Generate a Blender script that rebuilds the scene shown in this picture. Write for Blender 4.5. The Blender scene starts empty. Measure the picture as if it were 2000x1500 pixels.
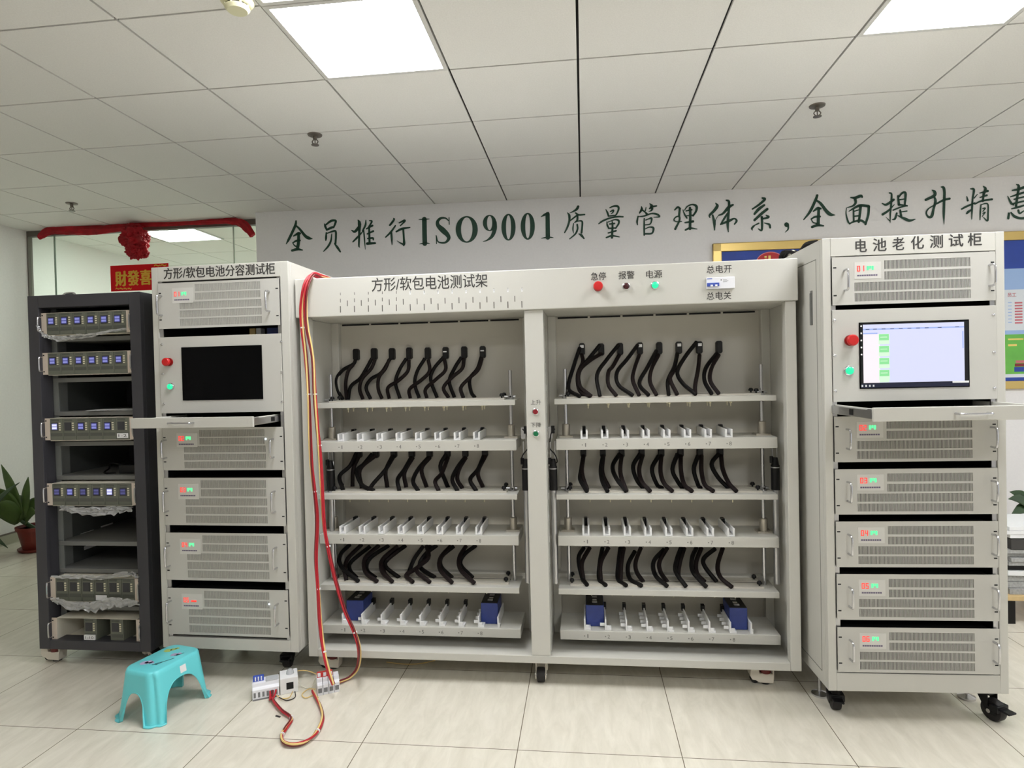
import bpy, math, random
from mathutils import Vector
random.seed(7)
# ------------------------------------------------------------------ camera, world, exposure
SC = bpy.context.scene
COL = SC.collection
H = 1.40                                   # eye height above the floor
CH = H + 1.431                             # ceiling height
F = 1207.1                                 # focal length in pixels of a 2000 px wide frame
RT = ((0.99315417, 0.11450951, -0.02307321), (-0.02116535, -0.01784925, -0.99961664), (-0.11487746, 0.99326179, -0.01530342))
cam_d = bpy.data.cameras.new('camera'); cam_d.sensor_width = 36; cam_d.lens = 36 * F / 2000; cam_d.clip_start = .05
cam = bpy.data.objects.new('camera', cam_d); COL.objects.link(cam)
from mathutils import Matrix
cam.matrix_world = Matrix(((RT[0][0], -RT[1][0], -RT[2][0], 0), (RT[0][1], -RT[1][1], -RT[2][1], 0), (RT[0][2], -RT[1][2], -RT[2][2], H), (0, 0, 0, 1)))
SC.camera = cam
W = bpy.data.worlds.new('world'); SC.world = W; W.use_nodes = True
W.node_tree.nodes['Background'].inputs[0].default_value = (.96, .98, 1, 1)
W.node_tree.nodes['Background'].inputs[1].default_value = .7
SC.view_settings.view_transform = 'Standard'; SC.view_settings.look = 'None'
SC.view_settings.exposure = 0.2; SC.view_settings.gamma = 1.0; SC.view_settings.use_curve_mapping = False
PANEL_POWER = 20.0

# ------------------------------------------------------------------ materials
def lin(c):
    r = []
    for v in c[:3]:
        v /= 255.
        r.append(v / 12.92 if v <= .04045 else ((v + .055) / 1.055) ** 2.4)
    return (r[0], r[1], r[2], 1)
MC = {}
def mat(name, rgb, rough=.5, metal=0, noise=0, scale=40, bump=0, emit=0, spec=.5, coat=0):
    if name in MC: return MC[name]
    m = bpy.data.materials.new(name); m.use_nodes = True
    nt = m.node_tree; b = nt.nodes['Principled BSDF']; c = lin(rgb)
    b.inputs['Base Color'].default_value = c; b.inputs['Roughness'].default_value = rough; b.inputs['Metallic'].default_value = metal
    b.inputs['Specular IOR Level'].default_value = spec; b.inputs['Coat Weight'].default_value = coat
    if emit:
        b.inputs['Base Color'].default_value = tuple(v * .12 for v in c[:3]) + (1,)
        b.inputs['Emission Color'].default_value = c; b.inputs['Emission Strength'].default_value = emit
    tc = nt.nodes.new('ShaderNodeTexCoord')
    n = nt.nodes.new('ShaderNodeTexNoise'); n.inputs['Scale'].default_value = scale; n.inputs['Detail'].default_value = 3
    nt.links.new(tc.outputs['Object'], n.inputs['Vector'])
    if noise:
        r = nt.nodes.new('ShaderNodeValToRGB')
        r.color_ramp.elements[0].position = .3; r.color_ramp.elements[1].position = .7
        r.color_ramp.elements[0].color = tuple(v * (1 - noise) for v in c[:3]) + (1,)
        r.color_ramp.elements[1].color = tuple(min(1, v * (1 + noise)) for v in c[:3]) + (1,)
        nt.links.new(n.outputs['Fac'], r.inputs['Fac']); nt.links.new(r.outputs['Color'], b.inputs['Base Color'])
    else:
        mr = nt.nodes.new('ShaderNodeMapRange'); mr.inputs['To Min'].default_value = max(0, rough - .04); mr.inputs['To Max'].default_value = min(1, rough + .04)
        nt.links.new(n.outputs['Fac'], mr.inputs['Value']); nt.links.new(mr.outputs['Result'], b.inputs['Roughness'])
    if bump:
        bp = nt.nodes.new('ShaderNodeBump'); bp.inputs['Strength'].default_value = bump; bp.inputs['Distance'].default_value = .002
        nt.links.new(n.outputs['Fac'], bp.inputs['Height']); nt.links.new(bp.outputs['Normal'], b.inputs['Normal'])
    MC[name] = m; return m
def thin_glass(name, tint, fac, rough=.0, haze=0):
    m = bpy.data.materials.new(name); m.use_nodes = True; nt = m.node_tree
    for n in list(nt.nodes): nt.nodes.remove(n)
    o = nt.nodes.new('ShaderNodeOutputMaterial'); mx = nt.nodes.new('ShaderNodeMixShader')
    t = nt.nodes.new('ShaderNodeBsdfTransparent'); t.inputs[0].default_value = tint
    g = nt.nodes.new('ShaderNodeBsdfGlossy'); g.inputs['Roughness'].default_value = rough
    lw = nt.nodes.new('ShaderNodeLayerWeight'); lw.inputs['Blend'].default_value = fac
    nt.links.new(lw.outputs['Fresnel'], mx.inputs[0]); nt.links.new(t.outputs[0], mx.inputs[1]); nt.links.new(g.outputs[0], mx.inputs[2])
    if haze:
        df = nt.nodes.new('ShaderNodeBsdfDiffuse'); df.inputs[0].default_value = (.85, .85, .84, 1); m2 = nt.nodes.new('ShaderNodeMixShader'); m2.inputs[0].default_value = haze
        nt.links.new(mx.outputs[0], m2.inputs[1]); nt.links.new(df.outputs[0], m2.inputs[2]); mx = m2
    nt.links.new(mx.outputs[0], o.inputs[0]); return m
PAINT = mat('grey_beige_paint', (198, 196, 188), .42, bump=.08, scale=350)
PAINT2 = mat('grey_beige_panel', (193, 191, 184), .42, bump=.06, scale=350)
DARKP = mat('charcoal_paint', (60, 59, 64), .45, bump=.15, scale=400)
GREYP = mat('shelf_grey_paint', (118, 118, 115), .5)
ALU = mat('aluminium', (190, 190, 192), .3, 1)
STEEL = mat('chrome_steel', (205, 205, 208), .2, 1)
WHITE = mat('white_plastic', (232, 232, 232), .4)
IVORY = mat('ivory_plastic', (222, 216, 190), .45)
CREAM = mat('cream_metal', (222, 216, 200), .45)
BLACK = mat('black_plastic', (14, 13, 14), .45, spec=.3)
RUBBER = mat('black_rubber', (24, 20, 20), .6)
CABLE = mat('black_cable_sleeve', (13, 10, 10), .6, spec=.25)
CABLEB = mat('brown_black_sleeve', (27, 17, 17), .6, spec=.25)
VOID = mat('dark_interior', (12, 12, 14), .8)
TXT = mat('lettering_ink', (52, 50, 48), .6)
INKL = mat('pale_grey_ink', (120, 118, 112), .6)
GREEN_TXT = mat('dark_green_lettering', (18, 62, 44), .5)
RED = mat('red_plastic', (196, 30, 30), .35)
DRED = mat('dark_red_lens', (60, 12, 18), .25)
REDB = mat('red_button', (130, 14, 30), .3)
GRNB = mat('green_button', (10, 105, 65), .3)
GLOW_G = mat('lit_green_lamp', (40, 232, 165), .3, emit=1.0)
GLOW_R = mat('lit_red_digits', (255, 62, 52), .4, emit=1.25)
GLOW_GL = mat('lit_green_digits', (90, 245, 150), .4, emit=1.3)
GLOW_W = mat('lit_white_led', (220, 240, 255), .4, emit=3)
BLUE_CELL = mat('blue_cell_wrap', (40, 58, 128), .4, noise=.06)
MODULE = mat('grey_green_module', (104, 106, 94), .5)
MODTRIM = mat('module_trim', (84, 86, 78), .5)
SCR_BLUE = mat('lcd_blue', (66, 68, 140), .3, emit=.8)
SCR_LIGHT = mat('lcd_pale', (138, 142, 205), .3, emit=.8)
SCR_OFF = mat('lcd_off', (66, 64, 66), .25)
SCRB = mat('black_screen_glass', (6, 6, 7), .2, spec=.1)
LCD = mat('screen_lavender', (205, 208, 238), .4, emit=.93)
LCDP = mat('screen_pinkish', (238, 226, 232), .4, emit=.93)
LCDG = mat('screen_green', (135, 215, 145), .4, emit=.93)
LCDGP = mat('screen_pale_green', (205, 235, 205), .4, emit=.93)
LCDT = mat('screen_taskbar', (28, 32, 62), .3, emit=.5)
LCDB = mat('screen_blue_bar', (150, 170, 225), .4, emit=.93)
LCDD = mat('screen_desktop', (10, 14, 22), .25, emit=.2)
GOLD = mat('brass_frame', (216, 188, 120), .36, 1)
PBLUE = mat('poster_blue', (38, 70, 165), .5, noise=.08, scale=8)
PLB = mat('poster_light_blue', (160, 190, 235), .5)
PWH = mat('poster_white', (226, 232, 238), .5)
PGRN = mat('poster_green', (110, 190, 80), .5, noise=.08, scale=12)
PRED = mat('poster_red', (190, 40, 45), .5)
PYEL = mat('poster_yellow', (240, 215, 120), .5)
CLOTH = mat('red_cloth', (164, 10, 26), .75, noise=.25, scale=18, bump=.4)
SIGNR = mat('red_sign', (214, 12, 24), .6, spec=.2)
SIGNY = mat('gold_lettering', (226, 178, 52), .4)
TURQ = mat('turquoise_plastic', (108, 212, 218), .35)
WIRE_R = mat('red_wire', (178, 32, 44), .45)
WIRE_DR = mat('dark_red_wire', (110, 26, 32), .45)
WIRE_Y = mat('yellow_wire', (226, 196, 126), .45)
WIRE_W = mat('white_wire', (225, 222, 205), .45)
WIRE_B = mat('black_wire', (26, 22, 24), .45)
TERRA = mat('terracotta_pot', (118, 44, 34), .5, noise=.12, scale=10)
SOIL = mat('soil', (45, 32, 24), .9, noise=.3, scale=60, bump=.5)
LEAF = mat('green_leaf', (74, 98, 42), .45, noise=.25, scale=9)
LEAFD = mat('dark_green_leaf', (48, 72, 40), .4, noise=.25, scale=9)
PAPER = mat('paper', (232, 232, 232), .7)
PAPERG = mat('grey_paper_edges', (160, 160, 158), .8, noise=.2, scale=90)
WOODM = mat('pale_wood', (206, 178, 128), .5, noise=.12, scale=14)
BREAK_W = mat('breaker_white', (228, 228, 232), .35)
BREAK_B = mat('breaker_blue', (52, 78, 170), .4)
BREAK_G = mat('breaker_grey', (180, 182, 184), .4)
CASTW = mat('white_caster_metal', (222, 214, 200), .4)
REDPU = mat('red_wheel', (110, 30, 26), .4)
PINKBL = mat('decal_lilac', (176, 168, 200), .5)
YELBL = mat('decal_yellow_green', (176, 200, 110), .5)
DETECT = mat('ivory_detector', (228, 224, 188), .4)
FILM = thin_glass('clear_film', (.93, .94, .93, 1), .55, .12, .38)
GLASS = thin_glass('partition_glass', (.93, .99, .93, 1), .08, .0)

# ------------------------------------------------------------------ mesh builder
class MB:
    def __init__(s): s.v = []; s.f = []; s.m = []
    def add(s, vs, fs, m=0):
        k = len(s.v); s.v += [tuple(p) for p in vs]; s.f += [tuple(i + k for i in f) for f in fs]; s.m += [m] * len(fs); return s
    def box(s, x0, x1, y0, y1, z0, z1, m=0):
        if x0 > x1: x0, x1 = x1, x0
        if y0 > y1: y0, y1 = y1, y0
        if z0 > z1: z0, z1 = z1, z0
        return s.add([(x0,y0,z0),(x1,y0,z0),(x1,y1,z0),(x0,y1,z0),(x0,y0,z1),(x1,y0,z1),(x1,y1,z1),(x0,y1,z1)],
                     [(0,3,2,1),(4,5,6,7),(0,1,5,4),(1,2,6,5),(2,3,7,6),(3,0,4,7)], m)
    def ring(s, secs, m=0, caps=True, closed=False):
        n = len(secs[0]); k = len(s.v); vs = [p for sec in secs for p in sec]; fs = []
        L = len(secs)
        for i in range(L if closed else L - 1):
            a = i * n; b = ((i + 1) % L) * n
            for j in range(n): fs.append((a + j, a + (j + 1) % n, b + (j + 1) % n, b + j))
        if caps and not closed:
            fs.append(tuple(reversed(range(n)))); fs.append(tuple(range((L - 1) * n, L * n)))
        return s.add(vs, fs, m)
    def cyl(s, p0, p1, r, r2=None, n=20, m=0):
        p0 = Vector(p0); p1 = Vector(p1); d = (p1 - p0).normalized()
        a = d.orthogonal().normalized(); b = d.cross(a); r2 = r if r2 is None else r2
        return s.ring([[p + (a * math.cos(t) + b * math.sin(t)) * rr for t in [2 * math.pi * i / n for i in range(n)]] for p, rr in ((p0, r), (p1, r2))], m)
    def lathe(s, prof, c, n=24, m=0, axis=Vector((0, 0, 1))):
        c = Vector(c); axis = axis.normalized(); a = axis.orthogonal().normalized(); b = axis.cross(a)
        return s.ring([[c + axis * h + (a * math.cos(t) + b * math.sin(t)) * max(r, 1e-4) for t in [2 * math.pi * i / n for i in range(n)]] for r, h in prof], m)
    def tube(s, pts, r, n=8, m=0, sm=4, flat=None):
        P = smooth(pts, sm) if sm else [Vector(p) for p in pts]
        secs = []; up = None
        for i, p in enumerate(P):
            d = (P[min(i + 1, len(P) - 1)] - P[max(i - 1, 0)])
            d = d.normalized() if d.length > 1e-9 else Vector((0, 0, 1))
            if up is None: up = d.orthogonal().normalized()
            up = (up - d * up.dot(d)); up = up.normalized() if up.length > 1e-6 else d.orthogonal().normalized()
            b = d.cross(up); rr = r(i / (len(P) - 1)) if callable(r) else r
            secs.append([p + (up * math.cos(t) + b * math.sin(t)) * rr for t in [2 * math.pi * k / n for k in range(n)]])
        return s.ring(secs, m)
    def build(s, name, mats, parent=None, bevel=0, smooth_=False, loc=None):
        me = bpy.data.meshes.new(name); me.from_pydata(s.v, [], s.f)
        if not isinstance(mats, (list, tuple)): mats = [mats]
        for x in mats: me.materials.append(x)
        me.polygons.foreach_set('material_index', s.m)
        if smooth_:
            me.polygons.foreach_set('use_smooth', [True] * len(me.polygons)); me.set_sharp_from_angle(angle=.7)
        me.update()
        o = bpy.data.objects.new(name, me); COL.objects.link(o)
        if parent: o.parent = parent
        if loc: o.location = loc
        if bevel:
            b = o.modifiers.new('bevel', 'BEVEL'); b.width = bevel; b.segments = 2; b.limit_method = 'ANGLE'; b.angle_limit = .8
            b.harden_normals = False
        return o
def smooth(pts, k):
    P = [Vector(p) for p in pts]; out = []
    for i in range(len(P) - 1):
        p0 = P[i - 1] if i else P[0] * 2 - P[1]
        p1 = P[i]; p2 = P[i + 1]; p3 = P[i + 2] if i + 2 < len(P) else P[-1] * 2 - P[-2]
        for j in range(k):
            t = j / k
            out.append(.5 * ((2 * p1) + (p2 - p0) * t + (2 * p0 - 5 * p1 + 4 * p2 - p3) * t * t + (3 * p1 - p0 - 3 * p2 + p3) * t ** 3))
    out.append(P[-1]); return out
def tag(o, label, cat, group=None):
    o['label'] = label; o['category'] = cat
    if group: o['group'] = group
    return o
def struct(o): o['kind'] = 'structure'; return o
def thing(name, label, cat, loc=(0, 0, 0), rz=0, group=None):
    o = bpy.data.objects.new(name, None); COL.objects.link(o); o.location = loc; o.rotation_euler = (0, 0, rz); o.empty_display_size = .05
    return tag(o, label, cat, group)
def copy_tree(o, parent=None):
    c = o.copy(); COL.objects.link(c)
    if parent: c.parent = parent
    for ch in list(o.children): copy_tree(ch, c)
    return c
# ------------------------------------------------------------------ sight lines: where a point seen in the photo lies on a known plane
def ray(px, py):
    a = (px - 1000) / F; b = (py - 750) / F
    return Vector([RT[0][i] * a + RT[1][i] * b + RT[2][i] for i in range(3)])
def onY(px, py, Y): d = ray(px, py); t = Y / d.y; return Vector((d.x * t, Y, H + d.z * t))
def onZ(px, py, Z): d = ray(px, py); t = (Z - H) / d.z; return Vector((d.x * t, d.y * t, Z))
class Frame:
    """a vertical front plane through (ox, oy), x axis along it"""
    def __init__(s, ox, oy, sl=0):
        s.o = Vector((ox, oy, 0)); k = math.hypot(1, sl); s.u = Vector((1 / k, sl / k, 0)); s.n = Vector((-sl / k, 1 / k, 0)); s.rz = math.atan(sl)
    def at(s, px, py, v=0):
        d = ray(px, py); t = ((s.o + s.n * v).dot(s.n)) / d.dot(s.n); P = d * t
        return ((P - s.o).dot(s.u), H + P.z)
    def loc(s, P): q = P - s.o; return Vector((q.dot(s.u), q.dot(s.n), P.z))
    def U(s, px, py, v=0): return s.at(px, py, v)[0]
    def Z(s, px, py, v=0): return s.at(px, py, v)[1]
# ------------------------------------------------------------------ lettering
def text_geo(string, bold=0):
    c = bpy.data.curves.new('t', 'FONT'); c.body = string; c.size = 1; c.offset = bold; c.resolution_u = 3; c.fill_mode = 'FRONT'
    o = bpy.data.objects.new('t', c); COL.objects.link(o)
    bpy.context.view_layer.update()
    me = bpy.data.meshes.new_from_object(o.evaluated_get(bpy.context.evaluated_depsgraph_get()))
    vs = [v.co.copy() for v in me.vertices]; fs = [tuple(p.vertices) for p in me.polygons]
    bpy.data.objects.remove(o); bpy.data.curves.remove(c); bpy.data.meshes.remove(me)
    return vs, fs
def put_text(mb, string, u0, u1, z0, z1, v, bold=0, m=0):
    vs, fs = text_geo(string, 0)
    if not vs: return
    x0 = min(p.x for p in vs); x1 = max(p.x for p in vs); y0 = min(p.y for p in vs); y1 = max(p.y for p in vs)
    e = (z1 - z0) * bold
    for k, (dx, dz) in enumerate(((0, 0),) if bold <= 0 else ((-e, 0), (e, 0), (0, e * .5), (0, -e * .5))):
        mb.add([(u0 + dx + (p.x - x0) / (x1 - x0) * (u1 - u0), v - k * .00004, z0 + dz + (p.y - y0) / (y1 - y0) * (z1 - z0)) for p in vs], fs, m)
def text_px(mb, fr, string, xa, xb, yc, h, v=0, bold=0, m=0, slope=None):
    """xa..xb photo extent, yc photo height of the middle of the text at xa and xb"""
    ya, yb = yc if isinstance(yc, tuple) else (yc, yc)
    u0, za = fr.at(xa, ya, v); u1, zb = fr.at(xb, yb, v); zc = (za + zb) / 2
    xm, ym = (xa + xb) / 2, (ya + yb) / 2
    hh = (fr.Z(xm, ym - h / 2, v) - fr.Z(xm, ym + h / 2, v)) / 2
    put_text(mb, string, u0, u1, zc - hh, zc + hh, v - .0008, bold, m)
def stroke(mb, pts, f, m=0):
    """a brush stroke: list of (x, y, width); f maps photo pixels to 3-D"""
    P = smooth([Vector((p[0], p[1], p[2])) for p in pts], 5)
    L = []; R = []
    for i, p in enumerate(P):
        d = P[min(i + 1, len(P) - 1)] - P[max(i - 1, 0)]; n = Vector((-d.y, d.x)); n = n.normalized() if n.length > 1e-6 else Vector((0, 1))
        w = max(p.z, 1) / 2; L.append((p.x + n.x * w, p.y + n.y * w)); R.append((p.x - n.x * w, p.y - n.y * w))
    vs = [f(*q) for q in L] + [f(*q) for q in R]; k = len(L)
    mb.add(vs, [(i, k + i, k + i + 1, i + 1) for i in range(k - 1)], m)
    for e in (P[0], P[-1]):
        r = max(e.z, 1) / 2; mb.add([f(e.x + r * math.cos(a), e.y + r * math.sin(a)) for a in [2 * math.pi * i / 12 for i in range(12)]], [tuple(reversed(range(12)))], m)

# ================================================================== THE ROOM
GX, GY = .006, 2.862
def floor_mat():
    m = bpy.data.materials.new('polished_floor_tiles'); m.use_nodes = True; nt = m.node_tree; b = nt.nodes['Principled BSDF']; N = nt.nodes.new; K = nt.links.new
    tc = N('ShaderNodeTexCoord'); sx = N('ShaderNodeSeparateXYZ'); K(tc.outputs['Object'], sx.inputs[0])
    def line(o, off):
        a = N('ShaderNodeMath'); a.operation = 'ADD'; a.inputs[1].default_value = off; K(o, a.inputs[0])
        p = N('ShaderNodeMath'); p.operation = 'PINGPONG'; p.inputs[1].default_value = .3; K(a.outputs[0], p.inputs[0])
        l = N('ShaderNodeMath'); l.operation = 'LESS_THAN'; l.inputs[1].default_value = .0016; K(p.outputs[0], l.inputs[0]); return l.outputs[0]
    mxl = N('ShaderNodeMath'); mxl.operation = 'MAXIMUM'
    K(line(sx.outputs[0], -.327 + 12), mxl.inputs[0]); K(line(sx.outputs[1], -2.267 + 12), mxl.inputs[1])
    mp = N('ShaderNodeMapping'); mp.inputs['Scale'].default_value = (9, 2.2, 1); mp.inputs['Rotation'].default_value = (0, 0, .35); K(tc.outputs['Object'], mp.inputs[0])
    n = N('ShaderNodeTexNoise'); n.inputs['Scale'].default_value = 2.2; n.inputs['Detail'].default_value = 8; n.inputs['Roughness'].default_value = .65; n.inputs['Distortion'].default_value = .6; K(mp.outputs[0], n.inputs['Vector'])
    r = N('ShaderNodeValToRGB'); r.color_ramp.elements[0].position = .32; r.color_ramp.elements[1].position = .68
    r.color_ramp.elements[0].color = lin((210, 204, 188)); r.color_ramp.elements[1].color = lin((226, 220, 205)); K(n.outputs['Fac'], r.inputs['Fac'])
    mx = N('ShaderNodeMix'); mx.data_type = 'RGBA'; mx.inputs['B'].default_value = lin((110, 100, 84)); K(mxl.outputs[0], mx.inputs['Factor']); K(r.outputs['Color'], mx.inputs['A'])
    K(mx.outputs['Result'], b.inputs['Base Color']); b.inputs['Roughness'].default_value = .22; b.inputs['Specular IOR Level'].default_value = .45
    return m
struct(MB().box(-6.2, 6.4, -4.3, 9.6, -.1, 0).build('floor', floor_mat()))
CEIL = mat('ceiling_tile', (236, 234, 230), .9, noise=.035, scale=160, bump=.12)
CGAP = mat('ceiling_gap', (40, 38, 37), .8)
lights = [(c, r) for c in (-2, 2, 6) for r in (-1, -2)] + [(-2, -6), (2, -6), (2, -7)] + [(-7, 4), (-7, 8), (-2, 4), (2, 5)]  # unseen back-room panels added to brighten it, rear and side ones for fill
mb = MB()
for c in range(-9, 11):
    for r in range(-12, 12):
        if (c, r) in lights: continue
        x = GX + c * .6; y = GY + r * .6
        mb.box(x + .0055, x + .5945, y + .005, y + .595, CH, CH + .012)
mb.box(-6, 6.4, -4.6, 9.8, CH + .02, CH + .06, 1)
struct(mb.build('ceiling', [CEIL, CGAP]))
WALLW = mat('white_wall', (240, 237, 233), .8, noise=.02, scale=60)
FASC = mat('slogan_wall_white', (240, 238, 238), .7, noise=.015, scale=60)
WX = -5.1
struct(MB().box(WX - .15, WX, -4.3, 9.6, 0, CH).build('wall_left', WALLW))
TILEB = mat('tile_baseboard', (172, 170, 150), .35)
mb = MB(); mb.box(WX, WX + .012, -4.2, 5.12, 0, .085, 0); mb.box(WX, WX + .014, -4.2, 5.12, .085, .098, 1)
struct(mb.build('baseboard_left', [TILEB, mat('baseboard_trim', (112, 100, 90), .5)]))
struct(MB().box(-5.2, 6.3, -4.3, -4.15, 0, CH).build('wall_rear', WALLW))
# slogan wall, slightly turned
WF = Frame(-2.745, 5.005, .026)
wb = struct(MB().box(0, 8.1, 0, .18, 0, CH - .001).build('wall_back', FASC)); wb.location = WF.o; wb.rotation_euler = (0, 0, WF.rz)
# glass partition left of it
GYP = 5.2
gw = MB(); gw.box(WX, -2.76, GYP, GYP + .05, CH - .05, CH - .001); gw.box(WX, WX + .01, GYP, GYP + .05, 0, CH - .05); gw.box(WX, -2.76, GYP, GYP + .05, 0, .06)
gwo = struct(gw.build('window_1', mat('bronze_frame', (112, 106, 98), .45, .3)))
xs = [WX + .01, onY(107, 520, GYP + .02).x, onY(456, 480, GYP + .02).x, -2.76]
for i in range(3):
    g = MB().box(xs[i] + .003, xs[i + 1] - .003, GYP + .02, GYP + .032, .06, CH - .05).build('glass_pane', GLASS, gwo)
for i in (1, 2):
    MB().box(xs[i] - .003, xs[i] + .003, GYP + .018, GYP + .034, .06, CH - .05).build('glass_joint', mat('joint_seal', (150, 160, 150), .4) if i == 1 else mat('bright_joint', (220, 225, 215), .3), gwo)
# slogan
def zoomed(x0, y0, s):
    def f(x, y):
        u, z = WF.at(x0 + x * s, y0 + y * s, -.003); return (u, -.003, z)
    return f
S1 = """212,65,18 205,110,28 165,200,28 130,270,26 105,315,8;205,110,16 250,150,24 310,225,32 350,250,34 390,258,6;185,228,14 235,200,30 255,200,24;240,200,30 238,300,34 225,370,30;180,300,14 215,280,22 258,275,14;175,300,10 195,330,14 225,345,20;170,385,26 225,370,28 282,380,12
520,95,8 530,125,24 545,160,16;530,110,16 590,65,26 640,60,22 640,85,24 620,135,18;545,160,22 600,135,26 625,130,14;540,190,14 538,245,24 535,275,14;545,200,12 600,180,18 640,175,22 645,230,22 640,310,22;600,205,10 590,280,20 560,340,22 510,395,10;630,310,14 660,350,26 692,398,18
815,165,10 850,180,28 895,130,30 915,100,12;885,55,12 900,90,36 898,200,24 895,330,18 905,350,6;830,290,16 880,240,22 940,175,10;970,55,10 965,110,22 935,170,16;945,160,14 955,260,16 963,372,6;1010,60,12 1035,70,20 1000,130,16;975,150,14 1040,115,24;985,205,16 1050,175,22;990,255,16 1045,250,22 1050,270,14;985,310,30 1070,305,22;1005,130,22 1010,310,24
1270,35,10 1275,50,22 1235,105,22 1225,110,14;1290,115,14 1240,185,22 1185,240,14;1245,185,20 1250,250,22 1255,322,8;1330,85,12 1385,60,24 1390,70,18 1345,115,14;1300,180,18 1360,150,26 1448,135,12;1375,150,22 1382,250,22 1385,310,28 1380,335,10;1380,320,24 1340,300,12 1310,280,5"""
S2 = """160,155,50 162,290,50 165,422,50;102,160,8 130,158,12 190,155,12 215,153,6;108,426,6 140,420,14 190,417,14 218,421,6
420,170,10 390,145,16 340,145,26 305,180,34 310,225,44 360,275,60 410,325,48 425,365,36 395,405,24 345,412,18 305,395,14 290,335,8;428,138,10 430,212,10;287,332,8 292,422,10
925,190,40 925,260,44 895,340,36 840,385,16 797,398,6
1497,100,46 1500,355,48;1425,130,6 1470,105,26 1510,82,10;1430,364,6 1470,356,14 1530,353,14 1560,357,6"""
RINGS = [(620, 267, 120, 145, 62, 130), (868, 197, 73, 88, 28, 76), (1073, 243, 77, 145, 27, 130), (1282, 233, 77, 146, 27, 131)]
S3 = """410,195,40 385,240,40 320,280,22 275,298,8;235,295,12 265,340,40 265,430,34 235,530,32 190,620,20;370,300,26 420,330,30 515,325,24;280,425,20 350,370,26 400,330,24;400,330,30 395,420,34 365,440,20;335,470,16 325,560,24 335,630,10;350,455,14 420,430,20 475,440,30 475,530,30 465,620,34;395,490,30 400,560,30 365,640,28 270,722,16;420,640,14 460,660,40 505,715,24
860,240,10 885,290,30 905,350,28;925,215,18 985,190,28 1050,190,36 1070,230,32 1040,310,26 1010,345,22;935,275,20 985,255,28 975,290,20 945,315,12;905,350,22 1000,340,24;745,475,18 810,430,30 920,385,26 1050,360,28 1140,362,24;875,440,10 885,500,30 910,550,22;890,450,14 1000,410,20 1065,420,34 1070,470,30 1020,550,24;960,420,14 970,500,30 960,700,40;920,480,20 1000,470,30;905,550,26 1010,545,24;900,625,22 1025,590,30;870,700,26 960,670,30 1080,690,16
1440,195,14 1445,240,40 1410,300,22;1440,240,24 1500,285,28;1515,210,14 1505,260,20;1575,145,12 1610,190,50 1570,230,20;1600,200,34 1685,185,26;1615,230,40 1600,260,26 1560,275,10;1500,285,24 1530,320,40;1385,355,22 1370,440,30 1378,495,14;1390,360,14 1480,350,26 1600,310,26 1690,320,34 1735,360,26 1640,370,12;1485,390,20 1485,520,30 1485,660,26;1510,415,20 1560,395,22 1600,385,36 1605,420,28 1580,480,22 1500,495,20;1500,560,16 1570,530,22 1635,545,36 1610,630,30 1500,640,30"""
S4 = """230,335,20 280,290,34 320,310,30;315,310,36 305,420,34 310,500,30 240,645,36;310,430,20 250,450,24 220,495,20 260,525,20 345,520,16;365,330,12 395,410,26 430,465,26;390,340,14 440,275,22 520,245,26 585,275,44 580,350,36 530,430,28;480,300,40 485,400,44 480,640,44;415,350,20 510,330,26;420,430,20 530,420,24;400,540,24 530,520,40;405,660,28 480,630,34 595,645,14
900,225,20 925,270,50 870,350,46 800,420,36 805,460,16;850,420,30 875,540,44 880,660,20;950,420,22 1020,390,36 1110,290,50 1180,250,30;1070,175,22 1115,200,40 1110,350,40 1095,560,44 1105,690,14;1090,390,26 1040,470,34 980,570,24;950,415,12 900,490,10 895,580,8;1000,560,30 1120,510,44 1200,475,26 1240,510,36 1205,565,24
1660,140,30 1700,160,40 1600,250,36 1495,320,24;1690,255,34 1600,320,50 1530,400,36;1740,320,40 1650,390,46 1530,500,40;1720,420,20 1760,450,40 1660,480,26;1650,450,40 1655,560,40 1645,665,34 1590,640,14;1530,590,20 1490,630,34 1495,665,12;1500,600,16 1600,550,26;1690,545,16 1770,570,36 1785,620,34"""
S5 = """135,655,76 140,660,76;160,660,36 160,730,26 110,782,8
635,180,40 610,250,44 520,440,44 415,575,18;620,260,30 690,310,44 780,430,56 850,490,56 925,500,10;570,440,20 640,390,44 690,395,34;660,390,44 650,660,54;535,565,20 600,530,34 680,525,34;540,575,14 570,620,20 640,640,30;550,695,40 640,665,44 735,675,26
1180,215,20 1250,220,44 1340,190,50 1365,205,36;1250,230,50 1260,300,40 1215,350,30 1120,380,12;1110,385,14 1105,480,20 1135,600,30 1165,645,20;1150,440,12 1230,390,34 1330,345,44 1470,355,44;1475,360,44 1465,500,40 1420,650,36;1225,410,26 1230,600,30;1340,350,50 1330,480,40 1310,610,40;1235,440,18 1330,410,20;1240,520,26 1330,510,30;1160,640,26 1240,605,30 1350,590,40 1430,640,30
1690,310,16 1760,330,40 1880,250,40;1810,140,24 1845,160,30 1840,300,34 1825,480,28 1822,630,8;1822,600,20 1750,530,6;1700,490,40 1790,430,34 1890,330,12;1950,190,30 1965,330,44;1960,210,24 2020,140,34 2070,140,40 2070,230,40 2060,330,30;1980,250,22 2050,240,20;1970,330,30 2100,350,26;1870,420,24 2000,370,26 2105,350,16;1985,420,30 2000,510,40;1990,450,20 2095,435,20;1930,470,30 1900,560,36 1855,575,14;1950,510,20 2060,560,46 2140,590,44 2230,568,14"""
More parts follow.
